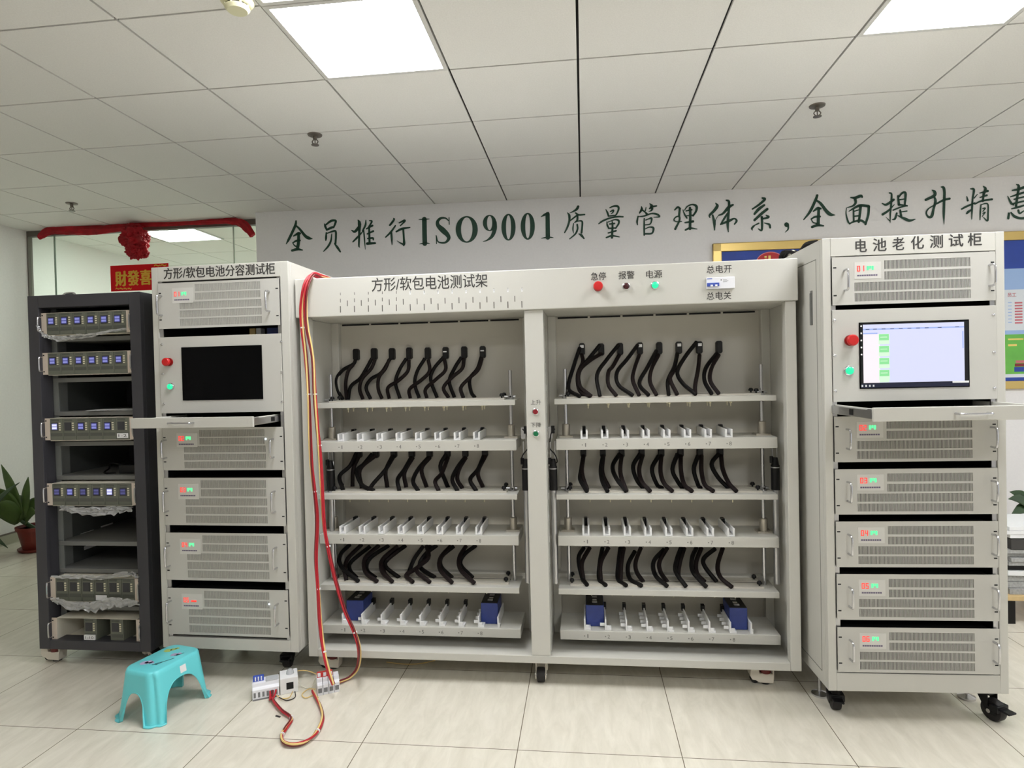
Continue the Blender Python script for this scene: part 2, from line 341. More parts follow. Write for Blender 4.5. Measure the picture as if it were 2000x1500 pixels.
S6 = """505,260,14 545,290,50 540,350,50 400,420,40;540,370,30 560,440,44 530,560,40 500,680,50 450,700,36 410,640,28 440,570,22 530,510,20 600,470,30 700,420,36 790,400,36;650,210,16 690,220,44 705,300,44 700,450,44 695,650,40 700,815,8
1130,240,20 1185,255,40 1165,400,30 1155,560,34 1150,735,14;1070,365,16 1085,430,34;1240,330,14 1190,390,20;985,570,26 1060,530,34 1200,470,24;1070,640,30 1100,610,40 1160,570,20;1340,200,20 1375,240,44 1345,330,40 1330,440,34;1280,310,16 1410,275,40;1285,380,20 1395,345,34;1200,490,20 1300,440,30 1480,410,34;1300,500,20 1290,620,28 1285,745,14;1300,500,14 1370,480,22 1415,500,24 1415,650,28 1405,760,30 1340,700,10;1330,560,20 1370,555,24 1330,610,14;1330,640,16 1370,620,20 1320,690,12
1880,170,20 1915,200,44 1895,350,40 1870,520,40;1810,265,20 1900,250,40 2000,215,44;1735,360,14 1790,470,40 1830,500,26;1780,370,18 1900,330,34 2010,300,34 2050,340,30 2030,430,30;1840,410,24 2000,370,28;1830,480,30 2000,440,30;1800,565,20 1900,540,36 2000,510,30;1910,590,34 1930,640,30 1995,600,20;1755,640,34 1745,720,40;1790,630,30 1850,690,44 1950,720,40 2060,700,40 2080,650,20;2080,580,30 2110,610,30"""
def letters(src, f, mbs):
    for line in src.split('\n'):
        mb = MB()
        for st in line.split(';'): stroke(mb, [tuple(float(a) for a in p.split(',')) for p in st.split()], f)
        mbs.append(mb)
GL = []
letters(S1, zoomed(540, 420, .18), GL); f2 = zoomed(800, 400, .18); letters(S2, f2, GL)
for i, (cx, cy, rx, ry, ix, iy) in enumerate(RINGS):
    mb = MB(); n = 40
    A = [2 * math.pi * k / n for k in range(n)]
    mb.add([f2(cx + rx * math.cos(a), cy + ry * math.sin(a)) for a in A] + [f2(cx + ix * math.cos(a), cy + iy * math.sin(a)) for a in A],
           [(k, (k + 1) % n, n + (k + 1) % n, n + k) for k in range(n)])
    GL.append(mb)
letters(S3, zoomed(1080, 380, .12), GL); letters(S4, zoomed(1290, 370, .12), GL); letters(S5, zoomed(1520, 360, .12), GL); letters(S6, zoomed(1760, 340, .12), GL)
allm = MB()
for g in GL: allm.add(g.v, g.f)
allm.build('slogan_lettering', GREEN_TXT, wb)['label'] = 'dark green brush lettering with ISO9001'
# ------------------------------------------------------------------ ceiling lights
GLOWP = mat('light_diffuser', (248, 250, 253), .5, emit=PANEL_POWER)
LFR = mat('light_frame', (214, 212, 208), .4)
where = {(-2, -1): 'square ceiling light panel left of centre, above the beige test racks', (-2, -2): 'ceiling light panel at the top edge, touching the left panel',
         (2, -1): 'bright ceiling light panel in the upper right corner of the photo', (-7, 4): 'ceiling light panel seen through the glass behind the red bow'}
for (c, r) in lights:
    x = GX + c * .6 + .3; y = GY + r * .6 + .3
    if (c, r) == (-7, 4): x, y = -3.85, 5.56
    if (c, r) == (-7, 4):
        pass
    t = thing('ceiling_light', where.get((c, r), 'unseen square ceiling light panel assumed outside the picture, for fill light'), 'ceiling light', (x, y, CH), 0, 'ceiling light panels')
    mb = MB(); a = .298; b = .278
    z0 = -.004 if (c, r) != (-7, 4) else -.012
    mb.box(-a, a, -a, -b, z0, .03); mb.box(-a, a, b, a, z0, .03); mb.box(-a, -b, -b, b, z0, .03); mb.box(b, a, -b, b, z0, .03)
    mb.build('frame', LFR, t)
    MB().box(-b, b, -b, b, z0 + .003, z0 + .009).build('diffuser', GLOWP, t)
# smoke detector
p = onZ(463, -2, CH)
t = thing('smoke_detector', 'round ivory smoke detector on the ceiling beside the light panel', 'smoke detector', p)
mb = MB(); mb.lathe([(.0, -.001), (.058, -.001), (.06, -.012), (.052, -.022), (.046, -.026)], (0, 0, 0), 32); mb.build('base', DETECT, t, smooth_=True)
MB().lathe([(.04, -.024), (.04, -.032)], (0, 0, 0), 24).build('sensor_slot', VOID, t, smooth_=True)
mb = MB(); mb.lathe([(.043, -.031), (.045, -.036), (.036, -.046), (.0, -.048)], (0, 0, 0), 32)
for k in range(8):
    a = k * math.pi / 4; mb.cyl((.042 * math.cos(a), .042 * math.sin(a), -.024), (.042 * math.cos(a), .042 * math.sin(a), -.034), .004, n=6)
mb.build('cap', DETECT, t, smooth_=True)
# sprinklers
SPM = mat('dull_brass', (120, 112, 104), .4, .7)
sp0 = None
for i, (px, py, lb) in enumerate(((615, 263, 'fire sprinkler on the ceiling left of centre, over the beige racks'), (1596, 206, 'fire sprinkler on the ceiling at right, over the tall right cabinet'), (140, 397, 'fire sprinkler far left on the ceiling, near the glass partition'))):
    p = onZ(px, py, CH)
    if sp0 is None:
        t = sp0 = thing('fire_sprinkler', lb, 'sprinkler', p, 0, 'ceiling sprinklers')
        MB().lathe([(.0, 0), (.042, 0), (.04, -.006), (.018, -.012), (.0, -.012)], (0, 0, 0)).build('ceiling_plate', SPM, t, smooth_=True)
        mb = MB(); mb.cyl((0, 0, -.01), (0, 0, -.03), .011)
        for s in (-1, 1): mb.tube([(s * .009, 0, -.03), (s * .018, 0, -.042), (s * .006, 0, -.058)], .003, 6)
        mb.cyl((0, 0, -.03), (0, 0, -.058), .003); mb.build('body', SPM, t)
        MB().lathe([(.0, -.058), (.022, -.059), (.022, -.062), (.0, -.063)], (0, 0, 0)).build('deflector', SPM, t, smooth_=True)
    else:
        t = copy_tree(sp0); t.location = p; t['label'] = lb

# ================================================================== casters
def leveler(par, u, v, top):
    """low white swivel caster with a built-in levelling foot and a red-brown adjusting ring"""
    mb = MB(); mb.box(u - .05, u + .035, v - .03, v + .03, top - .006, top)
    mb.ring([[Vector((u + a, v + yy, z)) for a, z in ((-.07, .04), (-.06, .022), (-.045, .02), (-.03, .010), (.03, .008), (.034, .05), (-.03, .052), (-.03, top - .006), (-.06, top - .006), (-.066, .07))] for yy in (-.026, .026)])
    mb.box(u + .026, u + .034, v - .024, v + .024, .045, top - .006)
    o = mb.build('caster', CASTW, par, .003)
    mb = MB(); mb.cyl((u - .001, v - .004, .05), (u - .001, v - .004, top - .008), .0245, n=28); mb.build('adjusting_ring', REDPU, o, smooth_=True)
    mb = MB(); mb.cyl((u, v, 0), (u, v, .009), .02, n=24); mb.build('foot_pad', RUBBER, o)
    mb = MB(); mb.cyl((u - .045, v - .010, .019), (u - .045, v + .010, .019), .019, n=24); mb.build('wheel', RUBBER, o, smooth_=True)
    return o
def level_foot(par, u, v, top):
    mb = MB(); mb.lathe([(0, 0), (.032, 0), (.033, .008), (.012, .016), (.007, .018), (.007, top), (0, top)], (u, v, 0), 24); return mb.build('levelling_foot', STEEL, par, smooth_=True)
def caster(par, u, v, top, style, yaw=0.):
    """swivel caster under a cabinet: style 'white', 'black' or 'ball'"""
    if style == 'level': return leveler(par, u, v, top)
    r = .032 if style != 'black' else .042; c, s = math.cos(yaw), math.sin(yaw)
    def T(x, y, z): return (u + x * c - y * s, v + x * s + y * c, z)
    mb = MB()
    def bx(m, x0, x1, y0, y1, z0, z1):
        k = len(m.v); m.box(x0, x1, y0, y1, z0, z1); m.v[k:] = [T(*q) for q in m.v[k:]]
    bm = CASTW if style == 'white' else (STEEL if style == 'ball' else BLACK)
    bx(mb, -.035, .035, -.035, .035, top - .006, top)
    mb.cyl(T(0, 0, top - .006), T(0, 0, top - .02), .022)
    w = .02 if style == 'white' else .024
    for sd in (-1, 1):
        k = len(mb.v); prof = [(-.024, top - .018), (.024, top - .018), (.024, r + .02), (.052, r + .008), (.052, r - .012), (.02, r - .012)]
        a = [(q[0], sd * w, q[1]) for q in prof]; b = [(q[0], sd * (w + .004), q[1]) for q in prof]
        mb.ring([[Vector(T(*q)) for q in (a if sd > 0 else b)], [Vector(T(*q)) for q in (b if sd > 0 else a)]])
    bx(mb, -.026, .026, -w, w, top - .022, top - .016)
    o = mb.build('caster', bm, par, .001)
    wh = MB(); wh.lathe([(r * .55, -.017), (r * .93, -.017), (r, -.012), (r, .012), (r * .93, .017), (r * .55, .017)], T(.028 if style != 'ball' else .0, 0, r), 28, axis=Vector((-s, c, 0)))
    wh.build('wheel', RUBBER if style != 'dark' else REDPU, o, smooth_=True)
    hb = MB(); ax = Vector((-s, c, 0)); cc = Vector(T(.028 if style != 'ball' else .0, 0, r)); hb.cyl(cc - ax * (w + .007), cc + ax * (w + .007), .008); hb.build('axle', STEEL, o)
    if style == 'black':
        lv = MB(); bx(lv, .06, .10, -.02, .02, r + .012, r + .02); bx(lv, .03, .064, -.03, .03, r + .004, r + .03); lv.build('brake_lever', BLACK, o, .003)
    if style == 'white':
        lv = MB(); bx(lv, -.05, -.02, -.028, .028, r - .006, r + .03); lv.build('brake_lever', CASTW, o, .004)
    return o

# ================================================================== rack modules
SEG = {'0': 'abcdef', '1': 'bc', '2': 'abged', '3': 'abgcd', '4': 'fgbc', '5': 'afgcd', '6': 'afgedc'}
def digit(mb, ch, x, z, w, h, v):
    t = w * .24
    R = {'a': (x, x + w, z + h - t, z + h), 'd': (x, x + w, z, z + t), 'g': (x, x + w, z + h / 2 - t / 2, z + h / 2 + t / 2),
         'f': (x, x + t, z + h / 2, z + h), 'e': (x, x + t, z, z + h / 2), 'b': (x + w - t, x + w, z + h / 2, z + h), 'c': (x + w - t, x + w, z, z + h / 2)}
    for s in SEG[ch]: a = R[s]; mb.box(a[0], a[1], v - .001, v, a[2], a[3])
def handle(mb, x, z0, z1, v, r=.0042, d=.034):
    mb.tube([(x, v, z0), (x, v - d * .75, z0), (x, v - d, z0 + .012), (x, v - d, z1 - .012), (x, v - d * .75, z1), (x, v, z1)], r, 8, sm=3)
FACE = {}
def module(fr, z0, z1, u0, u1, spec, num, label, group, lit='green'):
    """one slide-in power module; its root sits at the middle of its lower front edge"""
    Wd = u1 - u0 - .004; Hh = z1 - z0; uc = (u0 + u1) / 2
    P = fr.o + fr.u * uc; t = thing('power_module', label, 'power module', (P.x, P.y, z0), fr.rz, group)
    x0 = -Wd / 2; T = .003; vf = -.004
    key = (spec['id'], round(Wd, 4), round(Hh, 3))
    if key not in FACE:
        mb = MB(); rows = spec['rows']; zc = 0; p = spec['pitch']; k = spec['open']
        for (a, b, xl, xr) in sorted(rows, key=lambda q: -q[0]):   # fractions from the top
            zb, zt = Hh * (1 - b), Hh * (1 - a)
            mb.box(x0, -x0, vf, vf + T, zc, zb)
            xa, xb = x0 + xl * Wd, x0 + xr * Wd
            mb.box(x0, xa, vf, vf + T, zb, zt); mb.box(xb, -x0, vf, vf + T, zb, zt)
            n = int((xb - xa) / p); pp = (xb - xa) / n
            for i in range(n): mb.box(xa + i * pp + pp * k, xa + (i + 1) * pp, vf + .0004, vf + T, zb, zt)
            zc = zt
        mb.box(x0, -x0, vf, vf + T, zc, Hh)
        o = mb.build('front_panel', PAINT2, t); FACE[key] = o.data
        c = MB().box(x0 + .03, -x0 - .03, vf + T + .004, .42, .004, Hh - .004).build('chassis', mat('dark_chassis', (22, 21, 20), .8, spec=.1), t); FACE[key, 'c'] = c.data
    else:
        for nm, kk in (('front_panel', key), ('chassis', (key, 'c'))):
            o = bpy.data.objects.new(nm, FACE[kk]); COL.objects.link(o); o.parent = t
    for x in spec['handles']:
        mb = MB(); handle(mb, x0 + x * Wd, Hh * .3, Hh * .72, vf); mb.build('handle', STEEL, t, smooth_=True)
    for x in (.016, .982):
        for zz in (.2, .78): MB().box(x0 + x * Wd - .006, x0 + x * Wd + .006, vf - .0006, vf, zz * Hh - .0025, zz * Hh + .0025).build('mounting_slot', VOID, t)
    a, b, c, d = spec['plate']
    pl = MB().box(x0 + a * Wd, x0 + b * Wd, vf - .001, vf, Hh * (1 - d), Hh * (1 - c)).build('display_plate', mat('display_plate', (208, 206, 200), .35), t)
    mb = MB(); dx = x0 + (a + .018) * Wd; h = .022; zz = Hh * (1 - (c + .55 * (d - c)))
    for i, ch in enumerate(num): digit(mb, ch, dx + i * .015, zz, .011, h, vf - .001)
    mb.build('digits', GLOW_R, pl)
    mb = MB()
    if lit == 'green':
        for i in range(3): mb.box(dx + .036 + i * .009, dx + .043 + i * .009, vf - .002, vf - .001, zz + .006 * (i % 2) + .004, zz + .02)
        mb.build('status_light', GLOW_GL, pl)
    else:
        mb.box(dx + .038, dx + .064, vf - .002, vf - .001, zz + .002, zz + .01); mb.build('status_light', GLOW_R, pl)
    mb = MB()
    for i in range(9): mb.box(dx + i * .0085, dx + .007 + i * .0085, vf - .0014, vf - .001, zz - .019, zz - .013)
    mb.build('caption', mat('purple_ink', (105, 95, 120), .6), pl)
    return t
SPR = dict(id='r', rows=[(.10, .28, .325, .852), (.33, .50, .325, .852), (.54, .72, .139, .852), (.76, .935, .139, .852)], pitch=.0048, open=.55, handles=(.075, .962), plate=(.137, .303, .12, .47))
SPL = dict(id='l', rows=[(.05, .21, .312, .85), (.24, .39, .312, .85), (.43, .58, .18, .856), (.615, .76, .18, .856), (.795, .95, .18, .856)], pitch=.0046, open=.53, handles=(.03, .92), plate=(.12, .295, .12, .45))
def shell(t, fr, u0, u1, zb, zt, ou0, ou1, oz0, oz1, depth, m=PAINT):
    """cabinet body: front frame with an opening, sides, top, bottom, back and inner walls"""
    mb = MB(); d = .025
    mb.box(u0, ou0, 0, d, zb, zt); mb.box(ou1, u1, 0, d, zb, zt); mb.box(ou0, ou1, 0, d, zb, oz0); mb.box(ou0, ou1, 0, d, oz1, zt)
    s = .004
    mb.box(u0, u0 + s, d, depth, zb, zt); mb.box(u1 - s, u1, d, depth, zb, zt); mb.box(u0 + s, u1 - s, d, depth, zt - s, zt); mb.box(u0 + s, u1 - s, d, depth, zb, zb + s)
    mb.box(u0 + s, u1 - s, depth - s, depth, zb + s, zt - s)
    return mb.build('body', m, t, .004)
def estop(par, x, z, v, r, nm='emergency_stop'):
    mb = MB(); ax = Vector((0, -1, 0))
    mb.lathe([(r * 1.0, 0), (r * 1.0, .006), (r * .55, .007), (r * .55, .018)], (x, v, z), 24, m=1, axis=ax)
    mb.lathe([(r * .6, .016), (r, .020), (r, .028), (r * .85, .032), (0, .033)], (x, v, z), 28, axis=ax)
    return mb.build(nm, [RED, mat('dark_red_collar', (140, 22, 22), .4)], par, smooth_=True)
def lamp(par, x, z, v, r, m, nm='indicator_lamp'):
    mb = MB(); ax = Vector((0, -1, 0))
    mb.lathe([(r * 1.15, 0), (r * 1.15, .006), (r * .95, .008)], (x, v, z), 24, m=1, axis=ax)
    mb.lathe([(r * .92, .006), (r * .92, .012), (r * .6, .017), (0, .018)], (x, v, z), 24, axis=ax)
    return mb.build(nm, [m, STEEL], par, smooth_=True)
def screws(par, pts, v):
    for (x, z) in pts:
        MB().lathe([(.006, 0), (.006, .002), (.003, .004), (0, .0042)], (x, v, z), 10, axis=Vector((0, -1, 0))).build('screw', STEEL, par, smooth_=True)
def drawer(t, fr, u0, u1, z0, z1, out, hx, kb):
    """shallow pull-out keyboard drawer, slid out by `out`"""
    mb = MB(); v0 = -out; v1 = .12
    mb.box(u0, u1, v0, v0 + .012, z0, z1); mb.box(u0 + .02, u1 - .02, v0 + .012, v1, z0 + .004, z0 + .008)
    for x in (u0 + .02, u1 - .026): mb.box(x, x + .006, v0 + .012, v1, z0 + .006, z1 - .006)
    o = mb.build('drawer', PAINT, t, .002)
    h = MB(); zz = (z0 + z1) / 2
    h.tube([(hx - .05, v0, zz), (hx - .05, v0 - .024, zz), (hx - .04, v0 - .03, zz), (hx + .04, v0 - .03, zz), (hx + .05, v0 - .024, zz), (hx + .05, v0, zz)], .004, 8, sm=3)
    h.build('handle', STEEL, o, smooth_=True)
    for x in (u0 + .006, u1 - .018):
        r = MB(); r.box(x, x + .012, v0 + .014, .25, z0 + .008, z1 - .01); r.box(x + .002, x + .010, v0 + .03, v0 + .06, z1 - .01, z1 - .006)
        r.box(x - .001, x + .013, v0 + .16, v0 + .19, z0 + .012, z1 - .014, 1); r.build('slide_rail', [ALU, BLACK], o)
    return o, z0 + .008, v0

# ================================================================== RIGHT AGEING CABINET
RC = Frame(1.2745, 2.56, .032)
ru0, ru1 = RC.U(1612, 900), RC.U(1966, 900)
rzb, rzt = RC.Z(1790, 1352.5), RC.Z(1790, 458.5)
rt = thing('test_cabinet', 'tall grey-beige cabinet at right with lit screen, titled 电池老化测试柜', 'cabinet', RC.o, RC.rz)
ro0, ro1 = RC.U(1628, 900), RC.U(1949, 900)
roz0, roz1 = RC.Z(1790, 1317), RC.Z(1790, 495)
shell(rt, RC, ru0, ru1, rzb, rzt, ro0, ro1, roz0, roz1, .8)
def innards(t, o0, o1, z0, z1):
    mb = MB()
    mb.box(o0 - .004, o0, .02, .6, z0, z1); mb.box(o1, o1 + .004, .02, .6, z0, z1); mb.box(o0, o1, .6, .604, z0, z1)
    mb.build('inner_lining', VOID, t)
    for x in (o0 + .001, o1 - .019):
        MB().box(x, x + .018, .006, .012, z0, z1).build('mounting_rail', ALU, t)
innards(rt, ro0, ro1, roz0, roz1)
mb = MB()
for ch, xa, xb in zip('电池老化测试柜', (1671, 1705, 1743, 1779, 1816, 1853, 1890), (1692.5, 1731, 1766, 1804, 1841, 1881, 1917)):
    k = (xa + xb) / 2; yc = 480 - (k - 1681) * (12.5 / 223); text_px(mb, RC, ch, xa, xb, (yc, yc), 25, 0, .02)
mb.build('title_lettering', TXT, rt)
mz = lambda y, x=1790: RC.Z(x, y)
slotsR = [(497, 591.5), (811, 901), (915, 1004), (1018, 1107.5), (1121.5, 1211), (1226, 1314)]
ordn = ['first', 'second', 'third', 'fourth', 'fifth', 'lowest']
for i, (a, b) in enumerate(slotsR):
    module(RC, mz(b), mz(a), ro0 + .002, ro1 - .002, SPR, '0%d' % (i + 1), ('topmost' if i == 0 else ordn[i]) + ' vented module in the right cabinet, red digits 0%d' % (i + 1) + (', above the lit screen' if i == 0 else ', just below the open drawer' if i == 1 else ''), 'modules in the right ageing cabinet')
def monitor_panel(t, fr, o0, o1, z0, z1):
    return MB().box(o0 + .002, o1 - .002, -.004, .004, z0, z1).build('monitor_panel', PAINT2, t, .001)
mp = monitor_panel(rt, RC, ro0, ro1, mz(782), mz(601))
vp = -.004
def rect(fr, x0, y0, x1, y1): # photo box -> local, sloping with the plane
    return fr.U(x0, (y0 + y1) / 2, vp), fr.U(x1, (y0 + y1) / 2, vp), fr.Z((x0 + x1) / 2, y1, vp), fr.Z((x0 + x1) / 2, y0, vp)
sx0, sx1, sz0, sz1 = rect(RC, 1680, 629, 1890.5, 755.5)
mb = MB(); e = .004
mb.box(sx0 - e, sx1 + e, vp - .003, vp, sz0 - e, sz1 + e); scr = mb.build('screen', SCRB, rt, .001); scr.parent = mp
sw, sh = sx1 - sx0, sz1 - sz0
def pane(nm, m, a, b, c, d, dv=0):   # fractions from the left / top
    o = MB().box(sx0 + a * sw, sx0 + b * sw, vp - .0035 - dv, vp - .003, sz1 - d * sh, sz1 - c * sh).build(nm, m, mp); return o
mb = MB()
mats = [LCDD, LCD, LCDP, LCDG, LCDGP, LCDT, LCDB, WHITE]
def pr_(k, a, b, c, d, dv): mb.box(sx0 + a * sw, sx0 + b * sw, vp - .0034 - dv, vp - .003, sz1 - d * sh, sz1 - c * sh, k)
pr_(0, 0, 1, 0, 1, 0); pr_(1, .025, .962, .02, .925, .0003); pr_(2, .025, .18, .17, .925, .0006); pr_(6, .025, .962, .085, .105, .0006); pr_(6, .025, .16, .15, .17, .0009)
for k in range(4):
    pr_(4, .17, .27, .17 + k * .185, .33 + k * .185, .0007)
    pr_(3, .175, .265, .175 + k * .185, .27 + k * .185, .001); pr_(4, .185, .25, .215 + k * .185, .225 + k * .185, .0013)
pr_(4, .175, .265, .885, .92, .001); pr_(5, 0, 1, .935, 1, .0003); pr_(6, .945, .955, .16, .42, .0008); pr_(7, .85, 1, .92, .95, .0009)
for k in range(5): pr_(7, .002, .016, .03 + k * .11, .055 + k * .11, .0003)
for k in range(4): pr_(7, .005 + k * .035, .02 + k * .035, .955, .985, .0006)
for x in (.05, .12, .2, .28, .36, .44, .52, .6, .72, .88): pr_(5, x, x + .035, .09, .098, .0009)
mb.build('screen_image', mats, mp)
bx, bz = RC.at(1660, 665, vp); estop(mp, bx, bz, vp, .0215)
bx, bz = RC.at(1657.5, 724, vp); lamp(mp, bx, bz, vp, .0165, GLOW_G)
screws(mp, [RC.at(x, y, vp) for x, y in ((1629, 626), (1630, 695), (1631, 764), (1940, 615), (1941, 688), (1942, 758))], vp)
zt_, zb_ = RC.Z(1830, 794.5, -.34), RC.Z(1830, 822, -.34)
du0 = RC.U(1706, 808, -.34); dw = (ro1 - ro0) - 2 * (du0 - ro0)
do, kz, kv = drawer(rt, RC, du0, ro1 - (du0 - ro0), zb_, zt_, .34, RC.U(1897, 806, -.34), True)
kb = thing('keyboard', 'dark keyboard lying in the open drawer of the right cabinet', 'keyboard', RC.o + RC.u * 0 + RC.n * (-.05) + Vector((0, 0, kz)), RC.rz)
def keyboard(kb):
    MB().box(-.2, .2, -.06, .06, .0, .012).build('case', BLACK, kb, .003)
    mb = MB()
    for r in range(5):
        for c in range(15): mb.box(-.19 + c * .0253, -.19 + c * .0253 + .021, -.05 + r * .02, -.05 + r * .02 + .017, .012, .017)
    mb.build('keys', mat('dark_key', (40, 40, 44), .5), kb)
keyboard(kb)
# left side door outline and latch
mb = MB(); sy0, sy1 = .06, .74
for (y0, y1, z0, z1) in ((sy0, sy1, rzb + .05, rzb + .053), (sy0, sy1, rzt - .073, rzt - .07), (sy0, sy0 + .003, rzb + .05, rzt - .07), (sy1, sy1 + .003, rzb + .05, rzt - .07)):
    mb.box(ru0 - .0008, ru0, y0, y1, z0, z1)
mb.build('side_panel_seam', mat('seam_shadow', (120, 120, 112), .6), rt)
mb = MB(); mb.box(ru0 - .003, ru0, .10, .118, rzt - .33, rzt - .19); mb.box(ru0 - .007, ru0 - .003, .104, .114, rzt - .33, rzt - .2); mb.build('side_latch', GREYP, rt)
mb = MB(); mb.tube([RC.loc(onZ(1632, 1383, 0)) + Vector((0, 0, .2)), RC.loc(onZ(1632, 1383, 0)) + Vector((0, 0, .19))], .001, 4, sm=0)
for (px, py, yw) in ((1634, 1384, 1.75), (1937, 1407, 1.2)):
    q = RC.loc(onZ(px, py, 0)); caster(rt, q.x, q.y + .03, rzb, 'black', -yw)
for (px, py) in ((1601, 1357), (1888, 1363)):
    q = RC.loc(onZ(px, py, 0)); level_foot(rt, q.x, q.y, rzb)
for u in (ru0 + .08, ru1 - .09): caster(rt, u, .7, rzb, 'black', .4)
# cables on its roof
mb = MB(); P = lambda u, v, z: tuple(RC.o + RC.u * u + RC.n * v + Vector((0, 0, z)))
for k in range(5):
    a = ru0 + .02 + .012 * k
    mb.tube([P(a, .10 + .03 * k, rzt + .008), P(a - .004, .2 + .03 * k, rzt + .02 + .004 * k), P(a + .01, .33 + .02 * k, rzt + .008), P(a - .012, .45, rzt + .035), P(a + .02, .6, rzt + .009)], .0075, 8, m=0 if k != 3 else 1)
tag(mb.build('roof_cable', [CABLE, WIRE_W], smooth_=True), 'black cable bundle lying on the roof of the right cabinet', 'cable')

# ================================================================== LEFT CAPACITY CABINET
LC = Frame(-1.667, 2.69, -.015)
lu0, lu1 = LC.U(307, 900), LC.U(573, 900)
lzb, lzt = LC.Z(450, 1269.5), LC.Z(430, 516)
lt = thing('test_cabinet', 'grey-beige cabinet left of centre with dark screen, titled 方形/软包电池分容测试柜', 'cabinet', LC.o, LC.rz)
lo0, lo1 = LC.U(318.5, 900), LC.U(557, 900)
loz0, loz1 = LC.Z(445, 1247), LC.Z(430, 545)
shell(lt, LC, lu0, lu1, lzb, lzt, lo0, lo1, loz0, loz1, .62); innards(lt, lo0, lo1, loz0, loz1)
mb = MB(); text_px(mb, LC, '方形/软包电池分容测试柜', 320, 537, (532, 527), 22, 0, .022); mb.build('title_lettering', TXT, lt)
lz = lambda y, x=440: LC.Z(x, y)
slotsL = [(548, 638.5), (835, 918), (933, 1026), (1041, 1134), (1150, 1241)]
namesL = ['topmost vented module in the left beige cabinet, above the dark screen', 'second vented module in the left beige cabinet, just below the open drawer', 'third vented module from the top in the left beige cabinet', 'fourth vented module from the top in the left beige cabinet', 'lowest vented module in the left beige cabinet, its status light red']
for i, (a, b) in enumerate(slotsL):
    t = module(LC, lz(b), lz(a), lo0 + .002, lo1 - .002, SPL, '0%d' % (i + 1), namesL[i], 'modules in the left capacity cabinet', 'green' if i < 4 else 'red')
    if i in (1, 4):
        mb = MB(); q = LC.at(520, 857) if i == 1 else LC.at(527, 1179); r0 = Vector((q[0] - (lo0 + lo1) / 2, -.006, q[1] - lz(b)))
        mb.lathe([(.004, 0), (.003, .003), (0, .004)], r0, 10, axis=Vector((0, -1, 0))); mb.build('white_light', GLOW_W, t)
mp = monitor_panel(lt, LC, lo0, lo1, lz(805.5), lz(655))
x0, x1, z0, z1 = rect(LC, 356, 676, 513, 781)
scr = MB().box(x0, x1, vp - .003, vp, z0, z1).build('screen', SCRB, mp, .001)
bx, bz = LC.at(331, 707, vp); estop(mp, bx, bz, vp, .019); bx, bz = LC.at(334.5, 755, vp); lamp(mp, bx, bz, vp, .0145, GLOW_G)
screws(mp, [LC.at(x, y, vp) for x, y in ((316, 673), (318, 731), (320, 789), (549, 668), (550, 727), (551, 785))], vp)
zt_, zb_ = LC.Z(362, 815.5, -.225), LC.Z(362, 836, -.225); d1 = LC.U(494, 826, -.225)
do, kz, kv = drawer(lt, LC, lo0 + (lo1 - d1), d1, zb_, zt_, .225, LC.U(357, 826, -.225), True)
kb2 = thing('keyboard', 'dark keyboard lying in the open drawer of the left beige cabinet', 'keyboard', LC.o + LC.n * (-.02) + Vector((0, 0, kz)), LC.rz); keyboard(kb2)
q = LC.loc(onZ(565, 1306, 0)); caster(lt, q.x - .02, q.y + .05, lzb, 'black', -1.4); caster(lt, lu0 + .08, .1, lzb, 'black', -1.3); caster(lt, lu0 + .08, .53, lzb, 'black', .8); caster(lt, lu1 - .08, .53, lzb, 'black', .5)
for (xa, xb, m) in ((521, 545, BLUE_CELL), (487, 498, WIRE_Y), (500, 509, PAPER)):
    a, b = LC.U(xa, 647, .08), LC.U(xb, 647, .08); MB().box(a, b, .08, .12, lz(653), lz(640)).build('internal_part', m, lt, .002)

# ================================================================== DARK RACK
DR = Frame(-2.42, 2.78, .004)
du0, du1 = DR.U(65, 920), DR.U(284, 920)
dzb, dzt = DR.Z(185, 1270.5), DR.Z(160, 574)
dt = thing('equipment_rack', 'open charcoal equipment rack at far left holding small tester units', 'rack', DR.o, DR.rz)
dw = .058; di0, di1 = du0 + dw, du1 - dw; dzo0, dzo1 = DR.Z(185, 1253), DR.Z(160, 598)
shell(dt, DR, du0, du1, dzb, dzt, di0, di1, dzo0, dzo1, .6, DARKP)
mb = MB(); mb.box(di0 - .01, di0, .02, .07, dzo0, dzo1); mb.box(di1, di1 + .01, .02, .07, dzo0, dzo1); mb.box(di0 - .01, di1 + .01, .02, .07, dzo1, dzo1 + .01); mb.box(di0 - .01, di1 + .01, .02, .07, dzo0 - .01, dzo0)
mb.build('inner_frame', DARKP, dt)
RAILG = mat('rail_grey', (120, 122, 120), .45)
for x in (di0 - .004, di1 - .026):
    mb = MB(); mb.box(x, x + .03, .075, .08, dzo0, dzo1); mb.box(x if x < 0 else x + .026, (x if x < 0 else x + .026) + .004, .08, .16, dzo0, dzo1)
    mb.build('mounting_rail', RAILG, dt)
for x in (di0 - .012, di1 + .008):
    MB().box(x, x + .004, .16, .59, dzo0, dzo1).build('inner_side', mat('inner_grey', (78, 80, 78), .55), dt)
for y in (657.5, 737, 803, 862, 928.5, 1057, 1110, 1182):
    zz = DR.Z(175, y, .075); MB().box(di0 + .002, di1 - .002, .07, .57, zz - .022, zz).build('shelf', GREYP, dt, .002)
q = DR.loc(onZ(104, 1290, 0)); caster(dt, q.x + .015, q.y + .01, dzb, 'level'); caster(dt, du1 - .07, .1, dzb, 'white', -.5); caster(dt, du0 + .07, .5, dzb, 'white', .5); caster(dt, du1 - .07, .5, dzb, 'white', .5)
